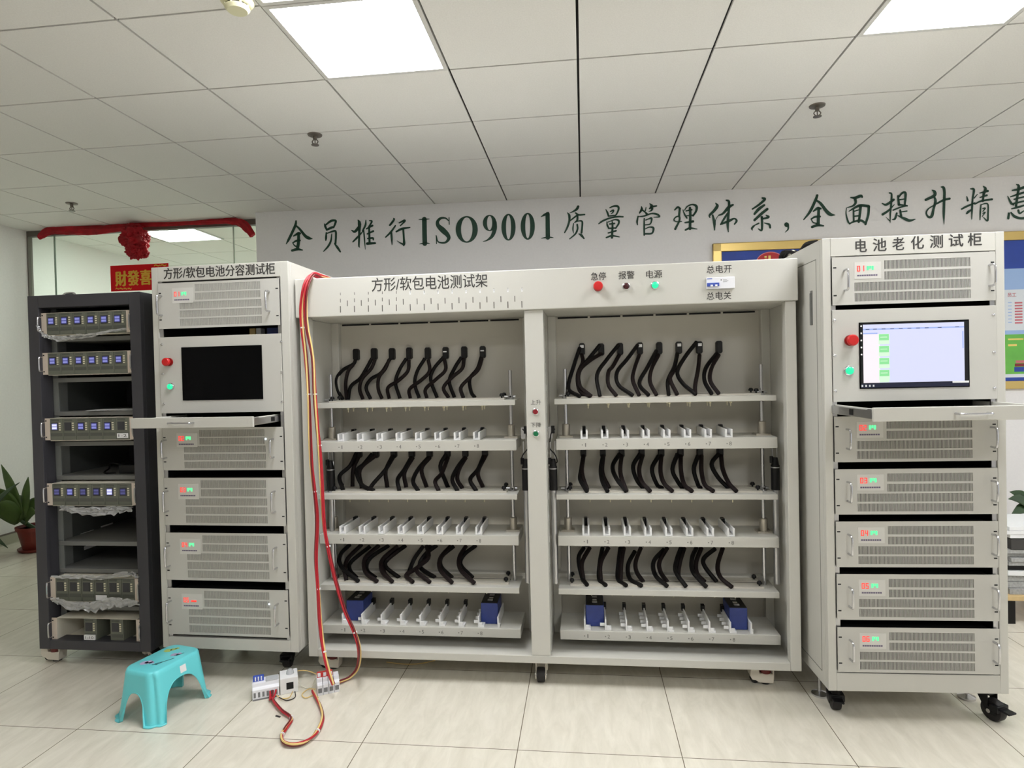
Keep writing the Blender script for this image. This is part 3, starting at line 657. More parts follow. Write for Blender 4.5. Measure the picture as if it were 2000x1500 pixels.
# tester units
VU = .018
def tester(y0, y1, label, nmod, screens, shell_only=False, x0=84, lip=4, slots=6, white=False, right_handle=True):
    """y0..y1: photo rows of the face at its left end"""
    zb = DR.Z(100, y1, VU); zt = DR.Z(100, y0, VU); Hh = zt - zb
    uL = di0 - .006; uR = di1 + .004; uc = (uL + uR) / 2; P = DR.o + DR.u * uc + DR.n * VU
    t = thing('battery_tester', label, 'battery tester', (P.x, P.y, zb), DR.rz, 'tester units in the charcoal rack')
    hw = (uR - uL) / 2; s = .0015; bw = hw - .034
    mb = MB(); cm = CREAM if True else WHITE
    mb.box(-bw, bw, .0, .3, -.006, -.003); mb.box(-bw, bw, .0, .3, Hh - .002, Hh); mb.box(-bw - .002, -bw, 0, .3, -.006, Hh); mb.box(bw, bw + .002, 0, .3, -.006, Hh); mb.box(-bw, bw, .296, .3, -.003, Hh - .002)
    mb.build('chassis', cm, t, .0005)
    for sd in (-1, 1):
        a, b = sorted((sd * bw, sd * hw)); e = MB().box(a, b, -.003, 0, -.002, Hh).build('mounting_ear', mat('ear_beige', (212, 198, 184), .45), t, .001)
        hmb = MB()
        for zz in (.12, .88): hmb.box(sd * (hw - .012) - .004, sd * (hw - .012) + .004, -.0036, -.003, Hh * zz - .003, Hh * zz + .003)
        hmb.build('ear_slot', VOID, e)
        hm = MB(); handle(hm, sd * (hw - .003), Hh * .15, Hh * .8, -.003, .0036, .019); hm.build('handle', STEEL, t, smooth_=True)
    pw = 2 * bw / slots
    for k, sc in zip(nmod, screens):
        xa = -bw + k * pw + .001; xb = xa + pw - .002
        md = MB().box(xa, xb, -.004 if not white else .002, .25, -.002, Hh - .004).build('tester_module', MODULE, t, .001)
        vf = -.004 if not white else .002
        mm = MB(); mm.box(xa + .004, xb - .004, vf - .001, vf, Hh * .16, Hh * .31); mm.build('lower_panel', MODTRIM, md)
        mm = MB(); mm.box(xa + .008, xb - .02, vf - .001, vf, Hh * .86, Hh * .93); mm.build('name_strip', MODTRIM, md)
        sw_ = MB().box(xa + pw * .12, xa + pw * .62, vf - .002, vf, Hh * .42, Hh * .8).build('display', mat('display_surround', (52, 52, 56), .35), md)
        if sc != 'off':
            mm = MB(); mm.box(xa + pw * .16, xa + pw * .56, vf - .0026, vf - .002, Hh * .47, Hh * .75, 0)
            for zz in (.50, .63): mm.box(xa + pw * .19, xa + pw * .53, vf - .003, vf - .0026, Hh * zz, Hh * (zz + .085), 1)
            mm.build('lit_display', [SCR_BLUE, SCR_LIGHT] if sc == 'on' else ([SCR_LIGHT, mat('lcd_white', (225, 225, 255), .3, emit=.9)] if sc == 'bright' else [mat('lcd_dim', (66, 66, 120), .3, emit=.3), mat('lcd_dim2', (110, 110, 175), .3, emit=.4)]), md)
        mm = MB()
        for i in range(4): mm.box(xa + pw * .7, xa + pw * .82, vf - .0025, vf, Hh * (.43 + i * .1), Hh * (.43 + i * .1 + .055))
        mm.build('button_row', IVORY, md)
    return t, Hh, bw, pw
tester(611, 653, 'topmost tester unit in the charcoal rack, six lit blue displays, torn film below', range(6), ['on'] * 6)
tester(689, 731, 'second tester unit from the top of the charcoal rack, six lit blue displays', range(6), ['on'] * 6)
t3 = tester(817, 859, 'tester unit level with the open keyboard drawer, its right end behind the drawer', range(6), ['bright', 'off', 'on', 'on', 'on', 'off'])
t4 = tester(944, 986, 'fourth tester unit in the charcoal rack, film hanging under it, third display dark', range(6), ['dim', 'on', 'dim', 'dim', 'bright', 'dim'])
t5 = tester(1127, 1172, 'tester unit with unlit displays wrapped in clear film, low in the charcoal rack', range(6), ['off'] * 6)
t6 = tester(1206, 1249, 'lowest tester chassis in the charcoal rack, half empty with two modules', (2, 4), ['off', 'off'], white=True)
for (tt, k, s_) in ((t3, 5, '1-2'), (t5, 3, ''), (t6, 2, '1-10')):
    t, Hh, bw, pw = tt; xa = -bw + k * pw; mb = MB()
    mb.box(xa + .006, xa + pw - .006, -.0065, -.006 if tt is not t6 else 0, Hh * .05, Hh * .27)
    if s_: put_text(mb, s_, xa + .014, xa + pw - .014, Hh * .1, Hh * .22, -.0067, m=1)
    mb.build('paper_label', [PAPER, TXT], t)
# clear film
def film(pts, seed, name_label, droop=.05, n=26, m=8):
    """crumpled strip hung along pts (local to the rack) """
    rnd = random.Random(seed); P = smooth(pts, 6); mb = MB(); k = m; vs = []
    for i, p in enumerate(P):
        w = droop * (.45 + .55 * math.sin(math.pi * i / (len(P) - 1))) * rnd.uniform(.75, 1.2)
        for j in range(k):
            t = j / (k - 1)
            vs.append(DR.o + DR.u * (p.x + rnd.uniform(-.004, .004)) + DR.n * (p.y + rnd.uniform(-.010, .007) - .006) + Vector((0, 0, p.z - t * w + rnd.uniform(-.004, .004))))
    fs = [(i * k + j, i * k + j + 1, (i + 1) * k + j + 1, (i + 1) * k + j) for i in range(len(P) - 1) for j in range(k - 1)]
    o = mb.add(vs, fs).build('plastic_film', FILM, smooth_=False)
    return tag(o, name_label, 'plastic film', 'torn clear film in the charcoal rack')
def dl(px, py, v): u, z = DR.at(px, py, v); return (u, v, z)
film([dl(76, 634, -.02), dl(84, 648, -.018), dl(100, 655, -.012), dl(125, 657, -.006), (dl(160, 653, -.006)), dl(200, 648, -.006), dl(248, 640, -.006)], 1, 'clear crumpled film looped under the topmost tester unit', .022)
film([dl(120, 986, -.004), dl(150, 989, -.004), dl(190, 990, -.004), dl(225, 988, -.004), dl(260, 990, -.004)], 2, 'torn clear film hanging below the fourth tester unit', .045)
film([dl(102, 1166, -.004), dl(140, 1172, -.01), dl(180, 1174, -.012), dl(215, 1166, -.016), dl(245, 1168, -.014), dl(272, 1172, -.004)], 3, 'bunched clear film under the film-wrapped tester unit', .055)
film([dl(104, 1124, -.005), dl(150, 1122, -.006), dl(200, 1123, -.006), dl(255, 1116, -.008), dl(272, 1124, -.006)], 4, 'clear film draped over the upper edge of the film-wrapped tester unit', .02)
# papers, router, stickers in the rack
zs = DR.Z(175, 803, .075)
for i, (u, v, rz_, lb) in enumerate(((.05, .125, .2, 'white paper sheet on the rack shelf above the drawer, the upper sheet'), (.09, .14, -.12, 'white paper sheet on the rack shelf above the drawer, under the other sheet'))):
    o = MB().box(-.11, .11, -.075, .075, 0, .001).build('paper_sheet', PAPER); o.location = DR.o + DR.u * u + DR.n * v + Vector((0, 0, zs + .0045 - .003 * i)); o.rotation_euler = (.0, .0, rz_); tag(o, lb, 'paper', 'papers on the rack shelf')
zs = DR.Z(175, 928.5, .075)
rb = thing('adapter_box', 'black adapter box with a looped cable on the middle rack shelf', 'electronics', DR.o + DR.u * .1 + DR.n * .2 + Vector((0, 0, zs)))
MB().box(-.05, .1, -.08, .06, 0, .045).build('case', BLACK, rb, .004)
MB().tube([(-.04, .0, .02), (-.12, -.04, .05), (-.15, -.02, .02), (-.13, -.08, .006), (-.06, -.09, .006)], .004).build('cable', CABLE, rb, smooth_=True)
for i, (px, py) in enumerate(((148, 1066), (188, 1074), (148, 1090))):
    pass
mb = MB()
for (yy, zz) in ((.22, DR.Z(150, 1062, .1)), (.36, DR.Z(150, 1060, .1)), (.24, DR.Z(150, 1090, .1))): mb.box(di0 - .008, di0 - .0075, yy, yy + .09, zz, zz + .02)
mb.build('white_sticker', PAPER, dt)
mb = MB(); a = Vector(dl(70, 590, .1)); mb.tube([(du0 + .15, .05, dzt + .003), (du0 + .158, .06, dzt + .014), (du0 + .19, .07, dzt + .016), (du0 + .205, .06, dzt + .003)], .006, 8); mb.build('lifting_ring', STEEL, dt, smooth_=True)

# ================================================================== BATTERY TEST FRAME
BF = Frame(-.21, 2.74, 0)
bt = thing('battery_test_frame', 'wide open grey-beige battery test frame in the middle, titled 方形/软包电池测试架', 'test frame', BF.o)
def bu(x): return x + .21
X0, X1 = -1.303, .900           # outer sides
ZB = BF.Z(1050, 1296); ZT = BF.Z(1050, 526); HB = BF.Z(1050, 605)  # underside, top, header underside
BASE = BF.Z(1060, 1281)
DEP = .86; VB = .365
def hb_(x0, x1, v0, v1, z0, z1, nm, m=PAINT, par=bt, bev=.003): return MB().box(bu(x0), bu(x1), v0, v1, z0, z1).build(nm, m, par, bev)
mL, mR = BF.U(1030, 900) - .21, BF.U(1067, 900) - .21
hb_(X0, X0 + .045, 0, .045, ZB, HB, 'corner_post'); hb_(X1 - .045, X1, 0, .045, ZB, HB, 'corner_post'); mid = hb_(mL, mR, 0, .09, BASE, HB, 'middle_post')
hb_(X0 + .045, X1 - .045, 0, .045, ZB, BASE, 'bottom_rail'); hb_(X0 + .005, X1 - .005, .045, DEP, ZB, ZB + .004, 'base_plate')
hb_(X0, X0 + .012, .045, DEP, ZB, HB, 'side_panel'); hb_(X1 - .012, X1, .045, DEP, ZB, HB, 'side_panel'); hb_(X0 + .012, X1 - .012, DEP - .01, DEP, ZB, HB, 'rear_cover')
hb_(X0 + .012, X1 - .012, VB, VB + .012, ZB + .004, HB, 'back_panel', mat('back_panel_paint', (194, 190, 180), .5, bump=.05, scale=300))
for (a, b) in ((mL, mL + .012), (mR - .012, mR)): hb_(a, b, .09, VB, ZB + .004, HB, 'divider_panel')
for x in (X0 + .012, X1 - .052, mL - .04, mR): hb_(x, x + .04, VB - .035, VB, ZB + .004, HB, 'rear_upright')
hdr = hb_(X0 - .012, X1 + .006, -.012, DEP, HB, ZT, 'header', bev=.004)
# dark gap line at the top of the back panel
for (a, b) in ((X0 + .06, mL - .05), (mR + .05, X1 - .06)):
    mb = MB(); n = 6; w = (b - a) / n
    for i in range(n): mb.box(bu(a + i * w), bu(a + (i + .93) * w), VB - .003, VB, HB - .012, HB - .004)
    mb.build('back_panel_slot', VOID, bt)
mb = MB()
for i in range(12): mb.box(bu(X1 - .0125), bu(X1 - .012), .07, .075, .45 + i * .1, .52 + i * .1); mb.box(bu(mR + .0), bu(mR + .0006), .10, .105, .45 + i * .1, .52 + i * .1)
mb.build('side_slot', mat('slot_shadow', (70, 68, 64), .7), bt)
hv = -.012
mb = MB(); text_px(mb, BF, '方形/软包电池测试架', 726, 952, (555, 549), 27, hv, .008); mb.build('title_lettering', TXT, hdr)
for s_, xa, xb, yc in (('急停', 1154, 1183.5, 540), ('报警', 1208, 1239, 537.5), ('电源', 1262, 1293, 536), ('总电开', 1380, 1429, 526), ('总电关', 1380, 1428, 578)):
    mb = MB(); text_px(mb, BF, s_, xa, xb, (yc, yc - .8), 15.5, hv, .008); mb.build('switch_lettering', TXT, hdr)
mb = MB()
for i in range(14):
    x = 665 + i * 27.25; y0 = 591 - i * .75
    u, z = BF.at(x, y0 + 13, hv); mb.box(u - .0016, u + .0016, hv - .0008, hv, z - .015, z + .014)
    if i < 5: u, z = BF.at(x, y0 - 4, hv); mb.box(u - .0012, u + .0012, hv - .0008, hv, z - .009, z + .008, 0)
    else: u, z = BF.at(x, y0 - 15, hv); mb.box(u - .003, u + .003, hv - .0008, hv, z - .008, z + .008, 1)  # white dashes are highlights painted above the slots
    u, z = BF.at(x, y0 - 16, hv); mb.box(u - .001, u + .001, hv - .0008, hv, z - .004, z + .008, 0)
    if i < 13: u, z = BF.at(x + 13.5, y0 + 1.5, hv); mb.box(u - .0015, u + .0015, hv - .0008, hv, z - .013, z + .013)
mb.build('header_slots_glints', [mat('slot_dark', (70, 66, 60), .7), WHITE], hdr)
u, z = BF.at(1168, 560, hv); estop(hdr, u, z, hv, .0205)
u, z = BF.at(1223, 559.5, hv); lamp(hdr, u, z, hv, .0145, DRED); u, z = BF.at(1279, 557.5, hv); lamp(hdr, u, z, hv, .0155, GLOW_G)
a, b = BF.U(1379, 553, hv), BF.U(1434, 553, hv); z0, z1 = BF.Z(1406, 564.5, hv), BF.Z(1406, 542, hv); w = b - a; h = z1 - z0
br = MB().box(a, b, hv - .012, hv, z0, z1).build('circuit_breaker', BREAK_W, hdr, .002)
MB().box(a + .01 * w, a + .44 * w, hv - .018, hv - .012, z0 + h * .22, z0 + h * .52).build('switch_lever', BREAK_B, br, .001)
mb = MB()
for k in (.17, .33): mb.box(a + k * w - .005, a + k * w + .005, hv - .0185, hv - .018, z0 + h * .2, z0 + h * .36, 0)
mb.box(a + .5 * w, a + .53 * w, hv - .0128, hv - .012, z0 + h * .7, z0 + h * .8, 1)
for k in range(3): mb.box(a + .58 * w, a + (.72 + .05 * (k % 2)) * w, hv - .0125, hv - .012, z0 + h * (.55 + k * .1), z0 + h * (.58 + k * .1), 2)
mb.box(a + .02 * w, a + .2 * w, hv - .0125, hv - .012, z0 + h * .86, z0 + h * .92, 3); mb.build('breaker_marks', [BREAK_W, BLACK, INKL, BREAK_B], br)
# lift buttons on the middle post
for s_, yc in (('上升', 786), ('下降', 830)):
    mb = MB(); text_px(mb, BF, s_, 1036.5, 1056.8, (yc, yc - .4), 9.5, 0, 0); mb.build('button_lettering', TXT, mid)
for (px, py, m) in ((1046, 804, REDB), (1047, 847, GRNB)):
    u, z = BF.at(px, py, 0); mb = MB(); ax = Vector((0, -1, 0)); mb.lathe([(.015, 0), (.015, .006), (.0125, .008)], (u, 0, z), 24, m=1, axis=ax); mb.lathe([(.0115, .004), (.0115, .009), (0, .0095)], (u, 0, z), 24, axis=ax); mb.build('push_button', [m, STEEL], mid, smooth_=True)
# trays and plates: photo rows at the left-bay / right-bay middle
VT = .12; TD = .215
rowsP = [(780, 790.5), (966, 976), (1149, 1160.5)]; rowsT = [(858.5, 879.5), (1046.5, 1066), (1230, 1248)]
bayL = (630, 1014, 820); bayR = (1090, 1521, 1305)
zP = []; zT = []
for a, b in rowsP: zP.append((BF.Z(1055, b, VT), BF.Z(1055, a, VT)))
for a, b in rowsT: zT.append((BF.Z(1055, b, VT), BF.Z(1055, a, VT)))
TU = [(bu(X0) + .02, bu(mL) - .042), (bu(mR) + .008, bu(X1) - .055)]
TU = [(BF.U(622, 970, VT), BF.U(1011, 970, VT)), (BF.U(1089, 1000, VT), BF.U(1521, 1000, VT))]
rodsU = [(BF.U(650, 900, .22), BF.U(1000, 900, .22)), (BF.U(1107, 900, .22), BF.U(1489, 900, .22))]
bayname = ['left', 'right']; lvl = ['top', 'middle', 'bottom']
hold_px = {(0, 0): [659 + 37.86 * k for k in range(8)], (0, 1): [1134 + 40.36 * k for k in range(8)],
           (1, 0): [(308 + 113.9 * k) / 3 + 560 for k in range(8)], (1, 1): [(293 + 121.3 * k) / 3 + 1040 for k in range(8)]}
div_px = {0: [(322 + 114 * k) / 3 + 560 for k in range(9)], 1: [(303 + 122 * k) / 3 + 1040 for k in range(9)]}
for bay in (0, 1):
    ua, ub = TU[bay]
    for lv in range(3):
        z0, z1 = zT[lv]
        mb = MB(); mb.box(ua, ub, VT, VT + .008, z0, z1); mb.box(ua, ub, VT + .008, VT + TD, z1 - .006, z1); mb.box(ua, ua + .006, VT + .008, VT + TD, z0, z1 - .006); mb.box(ub - .006, ub, VT + .008, VT + TD, z0, z1 - .006)
        tray = mb.build('tray', PAINT, bt, .002)
        if lv < 2:
            cx = [BF.U(p, rowsT[lv][0], VT + .008) for p in hold_px[lv, bay]]
            for k, x in enumerate(cx):
                w = .033; h = .037
                mb = MB(); mb.box(x, x + w, VT + .008, VT + .20, z1, z1 + .006); mb.box(x, x + .0085, VT + .008, VT + .20, z1 + .006, z1 + h); mb.box(x + w - .0085, x + w, VT + .008, VT + .20, z1 + .006, z1 + h)
                mb.box(x + .0086, x + w - .0086, VT + .165, VT + .199, z1 + .006, z1 + h + .008, 1); mb.box(x + .0086, x + w - .0086, VT + .02, VT + .16, z1 + .0062, z1 + .009, 0)
                mb.build('cell_holder', [WHITE, BLACK], tray, .0012)
        else:
            cx = [BF.U(p, rowsT[2][0], VT + .008) for p in div_px[bay]]
            for k, x in enumerate(cx):
                mb = MB(); h = .05
                mb.box(x, x + .007, VT + .012, VT + .20, z1, z1 + h); mb.box(x + .007, x + .03 if k < 8 else x + .012, VT + .01, VT + .05, z1, z1 + .01); mb.box(x + .007, x + .022 if k < 8 else x + .012, VT + .01, VT + .016, z1 + .01, z1 + .022)
                if 0 < k < 8:
                    for j in range(4): mb.box(x - .022, x, VT + .03 + j * .045, VT + .036 + j * .045, z1 + .012, z1 + .026)
                    mb.box(x - .004, x + .012, VT + .165, VT + .195, z1 + h - .012, z1 + h + .016, 1)
                mb.build('cell_divider', [WHITE, BLACK], tray, .001)
        # position numbers
        mb = MB(); ref = (hold_px[lv, bay] if lv < 2 else div_px[bay][:8])
        zc = (z0 + z1) / 2 - .002
        for k in range(8):
            x = BF.U(ref[k], rowsT[lv][1], VT) + (.018 if lv < 2 else .012)
            mb.box(x - .012, x - .007, VT - .0006, VT, zc - .0022, zc + .0022); put_text(mb, str(k + 1), x + (.003 if k == 0 else 0), x + (.0075 if k == 0 else .0105), zc - .0085, zc + .0085, VT - .0006, .01)
        mb.build('position_number', INKL, tray)
        # contact plate above the tray
        q0, q1 = zP[lv]
        mb = MB(); pa, pb = (ua - .004, ub - .002)
        mb.box(pa, pb, VT, VT + .006, q0, q1); mb.box(pa, pb, VT + .006, VT + .05, q1 - .006, q1); mb.box(pa, pb, VT + .17, VT + TD, q1 - .006, q1); mb.box(pa, pa + .06, VT + .05, VT + .17, q1 - .006, q1); mb.box(pb - .06, pb, VT + .05, VT + .17, q1 - .006, q1)
        plate = mb.build('contact_plate', PAINT, bt, .002)
        mb = MB(); mb.box(pa + .055, pb - .055, VT + .04, VT + .10, q1, q1 + .008); mb.box(pa + .055, pb - .055, VT + .12, VT + .18, q1, q1 + .008); mb.build('clamp_strip', mat('pale_strip', (205, 200, 188), .35), plate)
        mb = MB(); mb.box(pa + .055, pb - .055, VT + .10, VT + .12, q1 - .01, q1 + .003); mb.build('slot_shadow', VOID, plate)
        mb = MB(); mb.box(pa + .07, pb - .1, VT + .04, VT + .18, q0 - .002, q0 + .002)
        xs_ = [BF.U(p, rowsT[lv][0], VT + .008) + .018 for p in (hold_px[lv, bay] if lv < 2 else div_px[bay][:8])]
        for x in xs_:
            for dv in (.06, .13):
                mb.cyl((x + .02, VT + dv, q0), (x + .02, VT + dv, q0 - .010), .006, n=10); mb.cyl((x + .02, VT + dv, q0 - .010), (x + .02, VT + dv, q0 - .024), .0025, n=8)
        mb.build('probe_row', IVORY, plate)
        for (x, v) in ((pa + .062, VT + .06), (pa + .062, VT + .15), (pb - .07, VT + .06), (pb - .07, VT + .15)):
            mb = MB(); mb.cyl((x, v, q1), (x, v, q1 + .022), .004, n=10); mb.lathe([(.011, .016), (.011, .024), (.006, .03), (0, .03)], (x, v, q1), 14); mb.build('thumb_screw', BLACK, plate, smooth_=True)
        if lv == 2: MB().box(bu(X0) + .014 if bay == 0 else bu(mR) + .001, bu(mL) - .001 if bay == 0 else bu(X1) - .014, VT + .17, VT + .21, q1 - .012, q1 + .016).build('lift_crossbar', PAINT, bt, .002)
    for x in rodsU[bay]:
        v = .22; top = BF.Z(1050, 722, v)
        MB().cyl((x, v, zP[2][1] - .02), (x, v, top), .0085).build('guide_rod', STEEL, bt, smooth_=True)
        for lv in range(3):
            z1 = zP[lv][1]
            if lv < 2:
                mb = MB(); mb.lathe([(.016, 0), (.016, .02)], (x, v, z1), 16); mb.cyl((x - .03, v - .004, z1 + .012), (x + .024, v - .004, z1 + .012), .006, n=10); mb.build('rod_clamp', ALU, bt, smooth_=True)
                MB().cyl((x + .001, v - .016, z1 + .012), (x + .001, v - .022, z1 + .012), .0045, n=8).build('clamp_bolt', BLACK, bt)
                z1 = zT[lv][1]; mb = MB(); mb.box(x - .032, x + .032, v - .028, v + .028, z1, z1 + .008); mb.lathe([(.0185, .008), (.0185, .062), (.016, .064)], (x, v, z1), 20); mb.build('rod_bushing', mat('bushing_steel', (188, 182, 170), .3, .8), bt, smooth_=True)
# linear actuators
for (x, v) in ((bu(X0) + .05, .19), (bu(mL) - .022, .15), (bu(mR) + .022, .15), (bu(X1) - .04, .19)):
    zl = zP[2][1] + .016; zm0, zm1 = BF.Z(1050, 957, v), BF.Z(1050, 915, v)
    mb = MB(); mb.cyl((x, v, zl), (x, v, zm0), .0135); ac = mb.build('lift_actuator', ALU, bt, smooth_=True)
    mb = MB(); mb.cyl((x, v, zm0), (x, v, zm1 + .01), .019); mb.cyl((x, v, zm1 + .01), (x, v, zm1 + .045), .017, .011); mb.cyl((x - .016, v, zm1 + .02), (x - .016, v, zm1 + .05), .008); mb.build('motor', BLACK, ac, smooth_=True)
    mb = MB(); mb.lathe([(.0195, 0), (.0195, .005)], (x, v, zm1 - .002), 20); mb.build('motor_ring', ALU, ac, smooth_=True)
    mb = MB()
    for s in (-1, 1): mb.box(x + s * .010 - .002, x + s * .010 + .002, v + .004, v + .012, zm1 + .04, BF.Z(1050, 862, v))
    mb.build('fork_bracket', ALU, ac)
    sx = 1 if x in () else (1 if (x < 0 and x > bu(mL) - .1) else -1)
for (x, s) in ((bu(mL) - .022, 1), (bu(mR) + .022, -1)):
    mb = MB(); za, zb2 = BF.Z(1050, 838, .16), BF.Z(1050, 905, .15)
    mb.tube([(x - s * .012, .16, za), (x + s * .006, .15, za - .02), (x + s * .012, .14, za - .06)], .0028, 6); mb.tube([(x + s * .012, .13, za - .09), (x - s * .012, .13, za - .12), (x - s * .02, .14, zb2 + .01), (x - s * .012, .148, zb2)], .003, 6)
    mb.build('motor_cable', CABLE, bt, smooth_=True)
    mb = MB(); mb.box(x - .02, x + .0, .16, .175, zT[0][1] + .0, zT[0][1] + .055, 0); mb.box(x - .006, x + .01, .15, .17, zT[0][1] + .025, zT[0][1] + .06, 1); mb.build('limit_switch', [ALU, BLACK], bt)
# cables
CB = [[(0, 0), 4, 560, 500, 'c540,770 A540,800 520,845 440,890 390,960 400,1050 440,1115 B520,850 480,900 460,1000 470,1115|c680,765 A665,800 610,900 570,960 500,1020 480,1110 B690,810 660,880 590,960 570,1040 595,1112|c820,765 A810,800 740,910 660,960 620,1030 655,1115 B800,810 770,880 720,950 715,1040 745,1110|c955,760 A935,800 880,890 850,990 885,1105 B955,810 945,900 870,975 790,1030 800,1110|c1100,760 A1080,800 1020,900 1000,1000 1035,1110 B1105,810 1115,900 1050,970 960,1040 965,1105|c1240,757 A1225,790 1150,880 1125,970 1175,1105 B1230,800 1240,890 1170,960 1085,1040 1095,1110|c1385,752 A1365,790 1310,880 1270,980 1310,1105 B1385,800 1370,880 1290,950 1225,1030 1265,1108|c1530,750 A1520,790 1490,880 1430,960 1440,1060 1470,1105 B1525,800 1495,890 1420,960 1360,1030 1380,1108'],
 [(0, 1), 3.5714, 1040, 500, 'c345,650 A330,640 290,760 250,920 330,980 B345,690 350,740 315,830 330,940 400,985|c480,652 A470,620 390,720 345,770 320,850 350,975 B480,680 400,730 330,800 325,900 410,980|c612,648 A600,620 520,720 450,830 470,980 B605,690 560,770 530,810 530,900 585,985|c750,645 A735,620 660,720 590,810 600,900 700,980 B745,690 710,790 700,870 745,980|c885,643 A865,660 800,780 745,890 810,975 B880,690 830,790 820,880 865,980|c1022,640 A1010,680 990,770 945,870 950,970 B1010,690 985,800 960,860 1010,970|c1165,638 A1145,600 1060,710 1010,810 1050,890 1140,970 B1165,690 1155,790 1135,900 1135,970|c1303,635 A1285,680 1210,780 1200,870 1250,970 B1300,690 1250,780 1240,870 1300,970'],
 [(1, 0), 3, 560, 850, 'c420,100 A410,100 370,180 310,240 330,320 B420,130 390,200 385,300|c520,100 A500,110 450,170 410,210 440,290 510,325 B520,120 430,200 440,310|c625,100 A630,120 580,200 510,280 480,325 B620,120 580,210 590,305|c730,100 A730,130 690,200 650,260 660,325 B740,130 690,220 700,305|c835,100 A830,130 770,200 740,270 770,325 B840,130 790,200 820,305|c940,98 A935,110 900,180 930,270 945,305 B945,130 910,220 870,270 890,325|c1045,97 A1045,130 1000,190 970,260 1000,325 B1050,130 1010,200 1000,260 1030,310|c1160,95 A1155,120 1120,200 1075,260 1110,325 B1165,120 1120,220 1150,305'],
 [(1, 1), 3, 1040, 850, 'c298,95 A298,120 285,200 280,260 320,335 B300,120 290,220 320,320|c412,95 A412,120 400,200 410,270 440,335 B415,120 410,220 450,310|c522,95 A510,110 470,180 490,250 550,335 B522,120 515,220 550,335|c640,95 A630,110 590,180 610,260 650,310 B645,120 625,200 640,270 690,335|c755,92 A740,120 700,200 730,290 760,310 B755,120 750,210 770,280 820,335|c868,92 A850,110 820,200 850,270 880,310 B868,120 870,210 890,290 935,335|c982,92 A970,120 945,200 970,290 985,310 B990,120 990,210 1010,290 1060,335|c1100,90 A1090,110 1050,170 1090,250 1150,310 B1105,120 1115,200 1150,280 1195,335'],
 [(2, 0), 3, 560, 850, 'c420,605 A370,640 315,700 320,770 420,860 B440,640 360,720 340,790 350,850|c530,605 A490,650 380,740 370,790 410,835 B540,645 460,720 460,800 530,860|c640,605 A600,645 490,720 470,790 520,835 B650,650 560,730 560,800 620,860|c720,605 A700,645 600,720 580,770 660,835 B690,650 580,740 570,800 600,840|c830,605 A800,650 750,720 720,790 700,835 B840,650 820,720 760,780 700,820 740,862|c890,605 A880,645 810,700 780,770 870,835 B820,650 830,720 760,790 840,862|c1000,605 A980,650 910,710 905,770 970,835 B960,650 900,720 900,790 970,865|c1110,605 A1110,645 1040,700 1020,760 1090,835 B1050,650 1010,720 1020,790 1100,870'],
 [(2, 1), 3, 1040, 850, 'c315,620 A300,660 270,720 290,830 320,890 B335,660 290,750 300,860|c430,620 A410,660 395,740 390,840 430,890 B445,660 400,750 400,860|c525,620 A515,660 505,740 500,840 550,890 B535,660 520,750 515,860|c640,620 A600,680 560,760 570,840 640,895 B635,660 605,740 610,800 650,860|c780,620 A770,670 710,740 720,820 790,895 B790,660 745,740 750,800 790,860|c880,620 A870,660 845,730 840,800 900,900 B890,660 865,740 855,820 880,860|c980,620 A960,660 935,720 940,800 1020,900 B990,660 960,740 965,810 1010,860|c1110,620 A1070,665 1005,720 1010,770 1080,860 B1115,660 1085,760 1100,830 1170,905']]
for (key, sc, ox, oy, src) in CB:
    lv, bay = key; zend = zP[lv][1] + .009
    for ci, ent in enumerate(src.split('|')):
        c, rest = ent[1:].split(' A'); A, B = rest.split(' B')
        cx, cy = [float(q) for q in c.split(',')]; px, py = ox + cx / sc, oy + cy / sc
        vC = VB - .022; u, z = BF.at(px, py, vC)
        mb = MB()
        for w_, S in ((0, A), (1, B)):
            pts = [tuple(float(q) for q in p.split(',')) for p in S.split()]
            pp = [(ox + a / sc, oy + b / sc) for a, b in pts]
            e = onZ(pp[-1][0], pp[-1][1], zend); ve = min(max(e.y - 2.74, VT + .03), VB - .03)
            n = len(pp); P = []
            for i, (a, b) in enumerate(pp):
                t = i / (n - 1); v = (vC - .008) * (1 - t) + ve * t - .012 * w_ * math.sin(math.pi * t); uu, zz = BF.at(a, b, v); P.append((uu, v, zz if i < n - 1 else zend))
            mb.tube(P, .0105 if lv else .0095, 8, m=w_, sm=5)
        cb = mb.build('cell_cable', [CABLE, CABLEB], bt, smooth_=True)
        mb = MB(); mb.ring([[Vector((u + a * .0145 * k, v, z + b * .03 * k2)) for a, b in ((-1, -.75), (-.6, -1), (.6, -1), (1, -.75), (1, .75), (.6, 1), (-.6, 1), (-1, .75))] for v, k, k2 in ((vC - .012, .85, .93), (vC - .004, 1, 1), (VB, 1, 1))])
        mb.build('plug', BLACK, cb, .001)
        if lv == 0 and ((bay == 1 and ci in (0, 3, 5, 6)) or (bay == 0 and ci in (5, 7))):
            MB().box(u - .009, u + .009, vC - .0128, vC - .012, z + (.006 if bay else .003), z + (.02 if bay else .009)).build('white_tape', WHITE, cb)
for (px, py) in ((650, 1307),): q = BF.loc(onZ(px, py, 0)); caster(bt, q.x, q.y + .02, ZB, 'level')
q = BF.loc(onZ(1057, 1331, 0)); caster(bt, q.x, q.y + .03, ZB, 'white', -1.57)
q = BF.loc(onZ(1492, 1337, 0)); caster(bt, q.x + .01, q.y + .02, ZB, 'level')
for x in (X0 + .1, -.2, X1 - .1): caster(bt, bu(x), DEP - .07, ZB, 'white', 1.2)
